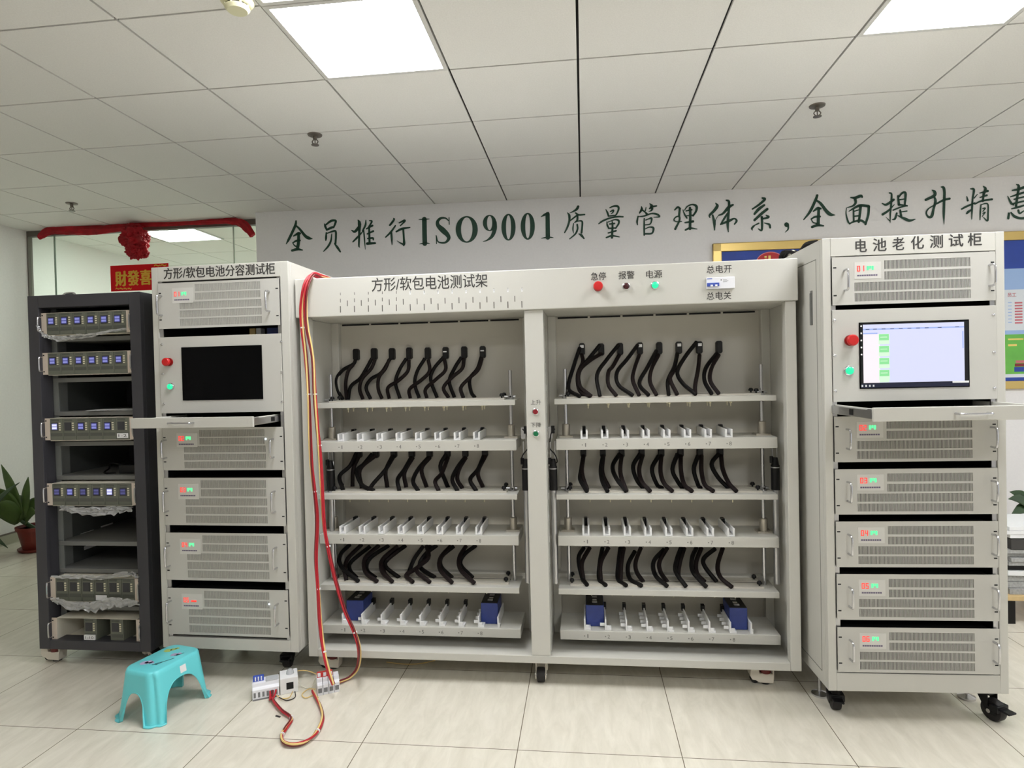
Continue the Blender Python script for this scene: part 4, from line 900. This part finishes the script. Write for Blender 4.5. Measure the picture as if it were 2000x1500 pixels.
# blue cells on the bottom trays
zt3 = zT[2][1]
for (bay, k, lb) in ((0, 0, 'blue battery cell at position 1 on the left bay bottom tray, near the red wires'), (0, 7, 'blue battery cell at position 8 on the left bay bottom tray, beside the middle post'), (1, 0, 'blue battery cell at position 1 on the right bay bottom tray, beside the middle post'), (1, 7, 'blue battery cell at position 8 on the right bay bottom tray, near the right cabinet')):
    d = [BF.U(p, rowsT[2][0], VT + .008) for p in (div_px[bay][k], div_px[bay][k + 1])]
    w = d[1] - d[0] - .007 - .004; c = (d[0] + .007 + d[1]) / 2; P = BF.o + Vector((c, VT + .052, zt3 + .0005)); hgt = BF.Z(1160, 1180, VT + .052) - zt3 if False else .100
    t = thing('battery_cell', lb, 'battery', P, 0, 'blue cells on the bottom trays')
    MB().box(-w / 2, w / 2, 0, .135, 0, hgt).build('case', BLUE_CELL, t, .003)
    MB().box(-w / 2 + .002, w / 2 - .002, .002, .133, hgt, hgt + .002).build('top_cover', BLACK, t)
    for v in (.035, .1): MB().box(-.012, .012, v - .008, v + .008, hgt + .002, hgt + .006).build('terminal', ALU, t, .001)
    MB().box(-.01, .01, .06, .075, hgt + .002, hgt + .0026).build('white_label', WHITE, t)

# ================================================================== WIRES AND FLOOR BREAKERS
def on(px, py, y): return onY(px, py, y)
def bundle(name, label, pts, wires, spread, ties=(), close=.004):
    """several wires running side by side along pts"""
    t = thing(name, label, 'wires', pts[0]); o = Vector(pts[0]); rnd = random.Random(len(pts))
    P = [Vector(p) for p in pts]
    for i, (m, a, ph) in enumerate(wires):
        Q = []
        for k, p in enumerate(P):
            d = P[min(k + 1, len(P) - 1)] - P[max(k - 1, 0)]; s = d.cross(Vector((0, 1, .15))); s = s.normalized() if s.length > 1e-5 else Vector((1, 0, 0))
            f = Vector((0, -1, .3)).normalized()
            r = spread * a; Q.append(p - o + s * r * math.cos(ph + k * .55) + f * (r * math.sin(ph + k * .55) + spread * .6))
        MB().tube(Q, close, 7, sm=6).build('wire', m, t, smooth_=True)
    for (k) in ties:
        q = P[k] - o; d = (P[min(k + 1, len(P) - 1)] - P[k - 1]).normalized()
        mb = MB(); mb.cyl(q - d * .003, q + d * .003, spread * 1.4 + .003, n=14); mb.build('cable_tie', WHITE, t, smooth_=True)
    return t
WS = [(WIRE_R, 1, 0), (WIRE_R, 1, 1.4), (WIRE_DR, 1, 2.7), (WIRE_Y, 1, 4.1), (WIRE_R, .3, 5)]
HY = 2.705
ztop = ZT + .008
topP = [Vector((BF.o.x + BF.U(640, 540, .12), 2.9, ztop)), Vector((BF.o.x + BF.U(622, 540, .03), 2.79, ztop)), Vector((on(607, 541, 2.73).x, 2.735, ztop + .004))]
def br_(lst): return [on(x, y, Y) for (x, y, Y) in lst]
A = topP + br_([(595, 560, 2.70), (589, 600, 2.70), (591, 640, 2.70), (598, 700, 2.70), (603, 770, 2.69), (606, 850, 2.69), (609, 907, 2.685), (615, 960, 2.68), (620, 1017, 2.675), (618, 1090, 2.67), (622, 1150, 2.66), (626, 1217, 2.65), (633, 1273, 2.62), (643, 1312, 2.60), (652, 1337, 2.575)])
bundle('wire_bundle', 'red and yellow wires hanging straight from frame roof to the red-levered breaker', A, WS, .0055, (5, 7, 10, 13, 15))
B = [p + Vector((.012, 0, .008)) for p in topP] + br_([(600, 562, 2.695), (597, 600, 2.695), (600, 640, 2.695), (611, 700, 2.695), (615, 770, 2.69), (620, 830, 2.685), (624, 870, 2.685), (628, 927, 2.68), (633, 1017, 2.67), (641, 1067, 2.665), (656, 1133, 2.66), (674, 1193, 2.65), (693, 1235, 2.645), (702, 1270, 2.64)]) + [onZ(699, 1303, .06), onZ(684, 1322, .014), onZ(664, 1331, .013)]
bundle('wire_bundle', 'red and yellow wires from the frame roof that curl out low to the right', B, [(WIRE_R, 1, .5), (WIRE_R, 1, 2), (WIRE_Y, 1, 3.4), (WIRE_DR, 1, 4.8)], .0055, (7, 9, 12, 15))
C = [onZ(x, y, .012) for (x, y) in ((531, 1358), (536, 1370), (552, 1388), (570, 1402), (560, 1420), (551, 1435), (555, 1449), (575, 1454), (600, 1447), (620, 1428), (631, 1402), (627, 1380), (618, 1362), (611, 1350))]
bundle('wire_bundle', 'red and yellow wire loop lying on the floor tiles between the two breakers', C, [(WIRE_R, 1, .5), (WIRE_R, 1, 2), (WIRE_Y, 1, 3.4), (WIRE_DR, 1, 4.8)], .005, (3, 5, 9))
def lone(label, m, pts, r=.0022):
    o = Vector(pts[0]); mb = MB(); mb.tube([Vector(p) - o for p in pts], r, 6, sm=6); ob = mb.build('loose_wire', m, smooth_=True, loc=o); return tag(ob, label, 'wire', 'loose wires by the floor breakers')
lone('thin yellow wire arching behind the floor breakers', WIRE_Y, [onZ(548, 1326, .05), onZ(575, 1312, .045), onZ(600, 1310, .03), onZ(625, 1320, .035), onZ(635, 1326, .06)])
lone('white wire running from the white socket to the red-levered breaker', WIRE_W, [onZ(578, 1322, .05), onZ(590, 1340, .006), onZ(604, 1344, .005), onZ(612, 1335, .02), onZ(617, 1324, .05)])
lone('yellow wire looped under the white socket', WIRE_Y, [onZ(572, 1350, .03), onZ(565, 1362, .006), onZ(550, 1364, .005), onZ(540, 1358, .01)])
lone('black wire looped under the white socket', WIRE_B, [onZ(576, 1350, .03), onZ(576, 1362, .006), onZ(560, 1368, .005), onZ(545, 1362, .01)])
lone('yellow wire loop on the floor left of the red-levered breaker', WIRE_Y, [onZ(616, 1346, .02), onZ(602, 1346, .006), onZ(590, 1356, .005), onZ(597, 1363, .005), onZ(612, 1358, .006), onZ(622, 1362, .02)])
lone('yellow wire lying on the floor under the test frame', WIRE_Y, [onZ(755, 1293, .004), onZ(790, 1297, .004), onZ(820, 1296, .004), onZ(850, 1290, .004)])
# left breaker assembly
def breaker_left():
    a = onZ(493, 1370, 0); b = onZ(583, 1352, 0); d = (b - a); L = d.length; rz = math.atan2(d.y, d.x)
    t = thing('circuit_breaker', 'long white breaker strip with blue levers and socket on the floor', 'circuit breaker', a, rz)
    w1 = L * .58; dep = .085
    # lying on its back with the face tipped toward the viewer
    mb = MB(); prof = [(0, 0), (0, .045), (.018, .05), (.02, .066), (.062, .07), (.066, .056), (.09, .05), (.09, .0)]
    mb.ring([[Vector((x, p[0], p[1])) for p in prof] for x in (0, w1)]); mb.build('breaker_body', BREAK_W, t, .002)
    mb = MB()
    mb.box(w1 * .03, w1 * .44, .034, .064, .066, .084); mb.build('lever', BREAK_B, t, .002)
    mb = MB()
    for i in range(3): mb.box(w1 * (.1 + i * .11), w1 * (.15 + i * .11), .0335, .045, .07, .0845)
    mb.build('lever_teeth', BREAK_W, t, .001)
    mb = MB(); mb.box(w1 * .5, w1 * .98, .02, .065, .066, .071); mb.build('grey_cover', BREAK_G, t, .002)
    mb = MB()
    for i in range(6): mb.box(w1 * (.05 + i * .16), w1 * (.13 + i * .16), -.0006, 0, .012, .034, 0)
    mb.box(w1 * .02, w1 * .98, -.002, 0, .0, .006, 0); mb.build('terminal_opening', mat('terminal_grey', (120, 120, 122), .5), t)
    mb = MB(); mb.box(w1 + .004, L, .004, .09, 0, .072); mb.build('socket', WHITE, t, .003)
    mb = MB(); mb.box(w1 + .03, w1 + .06, .0032, .004, .02, .05); mb.build('socket_opening', VOID, t)
    mb = MB(); mb.lathe([(.017, 0), (.015, .012), (.008, .02), (0, .021)], (w1 + (L - w1) * .6, .045, .072), 18); mb.build('grey_plug', BREAK_G, t, smooth_=True)
    for i in range(3): MB().tube([(w1 * .66 + i * .012, -.001, .03), (w1 * .66 + i * .01, -.02, .024), (w1 * .64 + i * .006, -.045, .012)], .004, 7).build('wire_end', WIRE_R if i != 1 else WIRE_DR, t, smooth_=True)
breaker_left()
a = onZ(620, 1360, 0); b = onZ(664, 1351, 0); d = b - a; L = d.length
t = thing('circuit_breaker', 'small white breaker with red levers on the floor below the wires', 'circuit breaker', a, math.atan2(d.y, d.x))
prof = [(0, 0), (0, .045), (.018, .05), (.02, .066), (.055, .07), (.06, .056), (.08, .05), (.08, .0)]
mb = MB(); n = 4; w = L / n
for i in range(n): mb.ring([[Vector((x, p[0], p[1])) for p in prof] for x in (i * w + .0008, (i + 1) * w - .0008)])
mb.build('breaker_body', BREAK_W, t, .0015)
MB().box(.003, 3 * w - .003, .03, .058, .066, .083).build('lever', RED, t, .002)
for i in range(3): MB().box(i * w + .005, (i + 1) * w - .006, .0295, .04, .07, .0835).build('lever_tooth', BREAK_W, t, .001)
mb = MB()
for i in range(n): mb.box(i * w + .004, (i + 1) * w - .004, -.0006, 0, .012, .032)
mb.build('terminal_opening', mat('terminal_grey', (120, 120, 122), .5), t)
p = onZ(543, 1399, .002); o = MB().box(-.012, .012, -.003, .003, 0, .004).build('wire_scrap', WIRE_B); o.location = onZ(543, 1400, 0); o.rotation_euler = (0, 0, -.3); tag(o, 'tiny black scrap on the floor beside the wire loop', 'debris')

# ================================================================== STOOL
SH = .21
st = thing('step_stool', 'turquoise plastic child step stool on the floor tiles', 'stool', Vector((-1.831, 2.462, 0)), math.radians(-13))
HX, HY_, BX, BY, CR = .087, .130, .124, .148, .042
def rr(hx, hy, r, n=14):
    out = []
    for (cx, cy, a0) in ((hx - r, hy - r, 0), (-hx + r, hy - r, math.pi / 2), (-hx + r, -hy + r, math.pi), (hx - r, -hy + r, 1.5 * math.pi)):
        out += [(cx + r * math.cos(a0 + k * math.pi / 2 / n), cy + r * math.sin(a0 + k * math.pi / 2 / n), k / n) for k in range(n + 1)]
    res = []
    for i in range(len(out)):           # densify the straight sides
        a, b = out[i], out[(i + 1) % len(out)]; d = math.hypot(a[0] - b[0], a[1] - b[1])
        if d < .012: res.append(a); continue
        k = max(1, int(d / .006)); res += [(a[0] + (b[0] - a[0]) * j / k, a[1] + (b[1] - a[1]) * j / k, None if j else a[2]) for j in range(k)]
    return res
base = rr(HX, HY_, CR); N = len(base)
def arch(x, y, c):
    if c is not None: return 0
    if abs(abs(x) - HX) < 1e-4: f, top_ = abs(y) / (HY_ - CR), .70
    else: f, top_ = abs(x) / (HX - CR), .60
    return SH * top_ * max(0, 1 - f ** 2.6) ** .42
def skirt(x, y, c, z):
    s_ = 1 - z / SH; kx, ky = 1 + (BX / HX - 1) * s_, 1 + (BY / HY_ - 1) * s_; g = 0
    if c is not None: g = .0085 * math.exp(-((c - .5) / .13) ** 2) * min(1, s_ / .12)
    l = math.hypot(x, y); return Vector((x * kx - x / l * g, y * ky - y / l * g, z))
rows = [[Vector((x * k, y * k, SH * zf)) for x, y, c in base] for k, zf in ((.90, 1.0), (.945, .993), (.98, .972))]
for f in (0, .06, .2, .4, .6, .8, .93, 1.0):
    rows.append([skirt(x, y, c, SH * .93 + (arch(x, y, c) - SH * .93) * f) for x, y, c in base])
rows.append([Vector((p.x * (1.085 if p.z < .004 else 1.012), p.y * (1.085 if p.z < .004 else 1.012), p.z)) for p in rows[-1]])
for r_ in rows:
    for p in r_: p.z = max(p.z, .0045)
mb = MB(); mb.ring(rows, caps=False)
mb.f.append(tuple(reversed(range(N)))); mb.m.append(0)
ob = mb.build('seat_body', TURQ, st, smooth_=True)
import bmesh
bm = bmesh.new(); bm.from_mesh(ob.data); bmesh.ops.recalc_face_normals(bm, faces=bm.faces); bm.to_mesh(ob.data); bm.free()
so = ob.modifiers.new('shell', 'SOLIDIFY'); so.thickness = .0035; so.offset = -1
dm = MB(); rnd = random.Random(3)
for (cx, cy, r, m) in ((-.04, .06, .018, 1), (-.028, .078, .013, 1), (-.02, .09, .010, 1), (-.035, -.062, .018, 0), (-.022, -.05, .018, 0), (-.008, -.05, .012, 0), (.022, .038, .016, 0), (.036, .05, .012, 0)):
    A_ = [2 * math.pi * k / 14 for k in range(14)]; dm.add([(cx + r * rnd.uniform(.7, 1.15) * math.cos(a), cy + r * rnd.uniform(.7, 1.15) * math.sin(a), SH + .0004) for a in A_], [tuple(range(14))], m)
for (x0, y0, x1, y1) in ((.015, -.055, .04, -.02), (.028, -.062, .034, -.034), (.012, -.066, .028, -.052), (.038, -.02, .052, .01), (.04, .03, .05, .062), (.03, .028, .044, .05)):
    d = Vector((x1 - x0, y1 - y0)).normalized() * .0016; dm.add([(x0 - d.y, y0 + d.x, SH + .0009), (x0 + d.y, y0 - d.x, SH + .0009), (x1 + d.y, y1 - d.x, SH + .0009), (x1 - d.y, y1 + d.x, SH + .0009)], [(0, 1, 2, 3)], 2)
dm.build('printed_decal', [PINKBL, YELBL, BLACK], st)
mb = MB(); q = [skirt(HX, .01, None, SH * z) for z in (.74, .88)]; mb.add([(q[0].x + .001, .0, q[0].z), (q[0].x + .001, .03, q[0].z), (q[1].x + .001, .03, q[1].z), (q[1].x + .001, .0, q[1].z)], [(0, 1, 2, 3)]); mb.build('white_sticker', PAPER, st)

# ================================================================== PLANTS
def leaf(mb, base, tip, w, sag, m=0, n=10, fold=.25):
    base = Vector(base); tip = Vector(tip); d = tip - base; side = d.cross(Vector((0, -1, .4))); side = side.normalized() if side.length > 1e-4 else Vector((1, 0, 0))
    rows = []
    for i in range(n + 1):
        t = i / n; p = base + d * t + Vector((0, 0, sag * math.sin(math.pi * t) - abs(sag) * .3 * t * t)); ww = w * (.45 + .55 * math.sin(math.pi * min(1, t * 1.1) ** .8)) * (1 - t ** 7) + .002
        rows.append([p - side * ww + Vector((0, 0, ww * fold)), p - side * ww * .5 + Vector((0, 0, ww * fold * .4)), p, p + side * ww * .5 + Vector((0, 0, ww * fold * .4)), p + side * ww + Vector((0, 0, ww * fold))])
    vs = [q for r in rows for q in r]; fs = [(i * 5 + j, i * 5 + j + 1, i * 5 + j + 6, i * 5 + j + 5) for i in range(n) for j in range(4)]
    mb.add(vs, fs, m)
def pot(t, r, h, m=TERRA):
    MB().lathe([(r * .72, 0), (r * .74, .004), (r * .98, h * .84), (r * 1.06, h * .85), (r * 1.08, h), (r * .98, h), (r * .95, h * .88)], (0, 0, .02), 36).build('pot', m, t, smooth_=True)
    MB().lathe([(r * .7, 0), (r * .95, .004), (r * 1.0, .026), (r * .95, .026), (r * .9, .018)], (0, 0, 0), 36).build('saucer', m, t, smooth_=True)
    MB().lathe([(0, h * .88), (r * .95, h * .88)], (0, 0, .02), 30).build('soil', SOIL, t)
pp = onZ(52, 1080, 0); pp.y += .1; pp.x -= .0
t = thing('potted_plant', 'broad-leaved green plant in a terracotta pot left of the charcoal rack', 'plant', pp); pot(t, .135, .19)
PD = pp.y
def lp(px, py, dy=0): q = onY(px, py, PD + dy) - pp; return q
for i, (bx_, by_, tx, ty, dy, w, sg) in enumerate(((42, 1020, 2, 905, -.05, .03, .03), (46, 1015, 55, 930, .0, .028, .02), (38, 1020, -30, 965, -.1, .05, .05), (36, 1022, -28, 990, -.2, .055, .05), (48, 1020, 76, 968, .06, .035, .03), (44, 1018, 30, 965, .12, .04, .03), (40, 1010, -14, 950, -.14, .03, .04), (48, 1022, 70, 1000, -.12, .035, .03))):
    mb = MB(); leaf(mb, lp(bx_, by_), lp(tx, ty, dy), w * 1.5, sg); o = mb.build('leaf', LEAF, t, smooth_=True); sm_ = o.modifiers.new('thick', 'SOLIDIFY'); sm_.thickness = .002
MB().tube([(0, 0, .17), lp(44, 1018)], .018, 10, sm=2).build('stem', LEAFD, t, smooth_=True)
# second plant whose leaves reach into the picture at far left
pq = onZ(-55, 1105, 0)
t = thing('potted_plant', 'plant mostly outside the left edge, one leaf tip above the floor', 'plant', pq); pot(t, .12, .18)
for (tx, ty, dy) in ((15, 1066, 0), (-2, 953, -.1), (-80, 950, 0), (-110, 1000, .1), (38, 938, .05)):
    mb = MB(); leaf(mb, (0, 0, .18), onY(tx, ty, pq.y + dy) - pq, .028, .06); o = mb.build('leaf', LEAFD, t, smooth_=True); o.modifiers.new('thick', 'SOLIDIFY').thickness = .002
# right plant
pr2 = Vector((onZ(2045, 1150, 0).x, 4.45, 0)); pr2.x = onY(2040, 1000, 4.45).x
t = thing('potted_plant', 'dark leafy plant at the right edge behind the magazine stack', 'plant', pr2); pot(t, .14, .2)
for (tx, ty, dy) in ((1972, 958, .0), (1970, 972, -.12), (1974, 1006, -.1), (1985, 985, .1), (2010, 940, 0), (2090, 950, 0), (2110, 1000, .1), (2060, 930, .1), (1990, 964, .15)):
    mb = MB(); b0 = onY(2022, 1000, pr2.y) - pr2; leaf(mb, b0, onY(tx, ty, pr2.y + dy) - pr2, .034, .03); o = mb.build('leaf', LEAFD, t, smooth_=True); o.modifiers.new('thick', 'SOLIDIFY').thickness = .002
MB().tube([(0, 0, .2), onY(2022, 1000, pr2.y) - pr2], .014, 8, sm=2).build('stem', LEAFD, t, smooth_=True)

# ================================================================== MAGAZINES AT THE RIGHT EDGE
MY = 3.55
mx0 = onY(1966, 1100, MY).x
def mz_(py): return onY(1985, py, MY).z
tb = thing('low_table', 'low pale wooden board on short dark legs at the right edge', 'table', (mx0 + .32, MY + .2, 0))
bz0, bz1 = mz_(1174), mz_(1164)
MB().box(-.33, .33, -.2, .2, bz0, bz1).build('table_top', WOODM, tb, .003)
for sx_ in (-.28, .28):
    for sy_ in (-.15, .15): MB().box(sx_ - .02, sx_ + .02, sy_ - .02, sy_ + .02, 0, bz0).build('leg', BLACK, tb)
zc = bz1
def mags(n, h, name, m, lb, tilt=0, w=.3, grp='papers and trays stacked on the low board', jit=.012):
    global zc
    for i in range(n):
        o = MB(); o.box(-w, w, -.16, .16, 0, h * .93); ob = o.build(name, m, None, .001)
        ob.location = (mx0 + .33 + random.uniform(-jit, jit), MY + .19 + random.uniform(-.01, .01), zc); ob.rotation_euler = (0, 0, random.uniform(-.03, .03)); zc += h
        tag(ob, lb[i] if isinstance(lb, list) else lb, name.split('_')[-1], grp)
mags(3, (mz_(1128) - bz1) / 3, 'magazine', PAPERG, ['lowest grey magazine of the stack at the right edge', 'second grey magazine from the board at the right edge', 'third grey magazine from the board, under the white tray'])
mags(1, mz_(1118) - mz_(1128), 'white_tray', WHITE, 'flat white tray lying between grey magazines at the right edge')
mags(1, mz_(1108) - mz_(1118), 'black_tray', BLACK, 'flat black tray under the thick paper stack at the right edge')
mags(4, (mz_(1076) - mz_(1108)) / 4, 'paper_ream', PAPERG, ['lowest ream of the thick grey stack at the right edge', 'second ream of the thick grey stack at the right edge', 'third ream of the thick grey stack at the right edge', 'top ream of the thick grey stack at the right edge, under the black box'])
mags(1, mz_(1054) - mz_(1076), 'black_box', mat('dark_box', (60, 58, 56), .6), 'flat dark box under the topmost white papers at the right edge')
mags(3, (mz_(1032) - mz_(1054)) / 3, 'white_brochure', PAPER, ['lowest white brochure on top of the dark box at the right edge', 'middle white brochure on top of the dark box at the right edge', 'topmost white brochure of the stack at the right edge'], jit=.02)

# ================================================================== NOTICE BOARD
nb = thing('notice_board', 'brass-framed blue notice board on the slogan wall behind the right cabinet', 'notice board', WF.o, WF.rz)
nu0, nu1 = WF.U(1393, 500, -.03), WF.U(2075, 600, -.03); nz1 = WF.Z(1680, 463.5, -.03); nz0 = WF.Z(1985, 759.5, -.03); fwid = .068
mb = MB()
for (a, b, c, d) in ((nu0, nu1, nz1 - fwid, nz1), (nu0, nu1, nz0, nz0 + fwid * .9), (nu0, nu0 + fwid, nz0, nz1), (nu1 - fwid, nu1, nz0, nz1)):
    mb.box(a, b, -.03, -.002, c, d)
mb.build('frame', GOLD, nb, .006)
pu0, pu1, pz0, pz1 = nu0 + fwid, nu1 - fwid, nz0 + fwid * .9, nz1 - fwid
ps = MB()
def band(y0, y1, k, ua=None, ub=None, dv=0):
    z0 = WF.Z(1985, y1, -.012); z1 = WF.Z(1985, y0, -.012); ps.box(pu0 if ua is None else ua, pu1 if ub is None else ub, -.014 - dv, -.012, max(z0, pz0), min(z1, pz1), k)
ps.box(pu0, pu1, -.012, -.004, pz0, pz1, 0)
band(460, 524.5, 0); band(524.5, 565.5, 1); band(565.5, 645, 2); band(645, 653, 1); band(653, 730.5, 3); band(730.5, 737, 2); band(737, 748, 0)
u0 = WF.U(1968, 600, -.015)
for i in range(8): band(590 + i * 5.6, 593 + i * 5.6, 4, WF.U(1982, 600, -.015), WF.U(1997, 600, -.015), .0006)
for i in range(7): band(590 + i * 6.4, 591.5 + i * 6.4, 1, WF.U(1969, 600, -.015), WF.U(1976, 600, -.015), .0006)
band(661, 664, 5, WF.U(1969, 660, -.015), WF.U(1999, 660, -.015), .0006); band(672, 676, 5, WF.U(1969, 660, -.015), WF.U(1986, 660, -.015), .0006)
band(704, 709, 4, WF.U(1984, 700, -.015), WF.U(2010, 700, -.015), .0008); band(710, 716, 6, WF.U(1982, 700, -.015), WF.U(2010, 700, -.015), .001); band(717, 726, 0, WF.U(1981, 700, -.015), WF.U(2010, 700, -.015), .0008)
put_text(ps, '员工', WF.U(1968, 577, -.015), WF.U(1985, 577, -.015), WF.Z(1985, 579.5, -.015), WF.Z(1985, 572, -.015), -.0148, .01, 7)
ps.build('poster', [PBLUE, PLB, PWH, PGRN, mat('pink_print', (206, 110, 120), .5), PYEL, mat('maroon_print', (130, 40, 44), .5), PRED], nb)
eu, ez = WF.at(1504.5, 512, -.016); mb = MB(); ax = Vector((0, -1, 0))
def oval(a, b, v, k): A_ = [2 * math.pi * i / 36 for i in range(36)]; mb.add([(eu + a * math.cos(q), v, ez + b * math.sin(q)) for q in A_], [tuple(range(36))], k)
oval(.108, .082, -.0155, 1); oval(.102, .076, -.016, 0)
for (dx, w, h0, h1) in ((-.035, .009, -.05, .028), (-.005, .009, -.05, .052), (.012, .009, -.05, .052), (.035, .03, -.05, .02)): mb.box(eu + dx - w, eu + dx + w, -.0168, -.016, ez + h0, ez + h1 if dx != .012 else ez + h0 + .02, 2)
mb.box(eu - .044, eu - .026, -.0168, -.016, ez + .036, ez + .05, 2)
mb.build('emblem', [PRED, mat('emblem_rim', (225, 130, 135), .5), PYEL], nb)

# ================================================================== RED BOW AND SIGN
RY = 5.13
rb_ = thing('red_bow', 'red cloth bow and swag hung along the top of the glass partition', 'decoration', onY(263, 440, RY))
ro_ = rb_.location.copy()
def cloth_tube(name, pts, seed):
    rnd = random.Random(seed); mb = MB(); pr_ = []
    P = smooth([Vector((*[c for c in (onY(x, y, RY) - ro_)],)).to_4d() * 1 if False else Vector(onY(x, y, RY) - ro_) for x, y, w in pts], 6); Ws = smooth([Vector((w, 0, 0)) for _, _, w in pts], 6)
    n = 22; secs = []; ph = [rnd.uniform(0, 6) for _ in range(4)]
    for i, p in enumerate(P):
        d = P[min(i + 1, len(P) - 1)] - P[max(i - 1, 0)]; d = d.normalized(); up = Vector((0, -1, 0)); s = d.cross(up).normalized(); w = Ws[i].x * RY / F / 2
        sec = []
        for k in range(n):
            a = 2 * math.pi * k / n; f = 1 + .16 * math.sin(5 * a + ph[0] + i * .25) + .1 * math.sin(9 * a + ph[1] - i * .4) + rnd.uniform(-.05, .05)
            sec.append(p + s * (w * math.cos(a) * f) + up * (min(w, .035) * .7 * math.sin(a) * f))
        secs.append(sec)
    mb.ring(secs); return mb.build(name, CLOTH, rb_, smooth_=True)
cloth_tube('swag', [(96, 449, 16), (120, 448, 19), (150, 449.5, 19), (190, 450, 18), (225, 446, 14), (262, 441, 11)], 1)
cloth_tube('swag', [(262, 440, 11), (300, 438.5, 8), (350, 436.5, 8), (400, 434, 9), (440, 432, 11), (462, 432, 13)], 2)
cloth_tube('ribbon_end', [(112, 446, 18), (95, 451, 16), (84, 458, 14), (76, 465, 9)], 3)
cloth_tube('ribbon_end', [(452, 431, 13), (470, 435, 15), (482, 445, 16), (494, 460, 12)], 4)
import mathutils
def blob(name, cx, cy, rx, ry, rd, seed, amp):
    mb = MB(); c = onY(cx, cy, RY - .04) - ro_; s = RY / F; n1, n2 = 44, 64; secs = []
    for i in range(n1 + 1):
        th = math.pi * i / n1; sec = []
        for j in range(n2):
            a = 2 * math.pi * j / n2; v = Vector((math.sin(th) * math.cos(a), math.sin(th) * math.sin(a), math.cos(th)))
            q = v * 3.2 + Vector((seed * 3.1, seed, 0)); f = 1 + amp * .8 * mathutils.noise.noise(q * .7) + amp * .55 * mathutils.noise.noise(q * 1.7) - amp * .25 * abs(mathutils.noise.noise(q * 3))
            sec.append(c + Vector((v.x * rx * s * f, v.y * rd * f, v.z * ry * s * f)))
        secs.append(sec)
    mb.ring(secs, caps=False); return mb.build(name, CLOTH, rb_, smooth_=True)
blob('rosette', 263, 465, 28, 23, .11, 1, .38); blob('rosette_tail', 267, 487, 22, 19, .08, 4, .4); blob('rosette_knot', 262, 444, 16, 8, .06, 7, .3)
cloth_tube('ribbon_end', [(272, 470, 20), (280, 490, 18), (285, 503, 10)], 6)
SG = Frame(onY(217, 543, 5.19).x, 5.19, 0)
sg = thing('red_sign', 'red banner with gold characters 財發喜 on the glass partition', 'sign', SG.o)
a, b = 0, SG.U(330, 543); z0, z1 = SG.Z(258, 568), SG.Z(258, 517.5)
sgp = MB().box(a, b, -.006, 0, z0, z1).build('board', SIGNR, sg)
mb = MB()
for ch, xa, xb in (('財', 226, 247.5), ('發', 249.5, 271.5), ('喜', 274, 295), ('恭', 298, 318)): text_px(mb, SG, ch, xa, xb, (545 - (xa - 226) * .06, 545 - (xb - 226) * .06), 29, -.006, .045)
for i in range(4): text_px(mb, SG, '~', 226 + i * 8, 233 + i * 8, (564, 563.5), 4, -.006, .03)
text_px(mb, SG, '~~', 301, 325, (517.5 + 1.5, 516 + 1.5), 4, -.006, .03)
mb.build('gold_lettering', SIGNY, sgp)
bpy.context.view_layer.update()
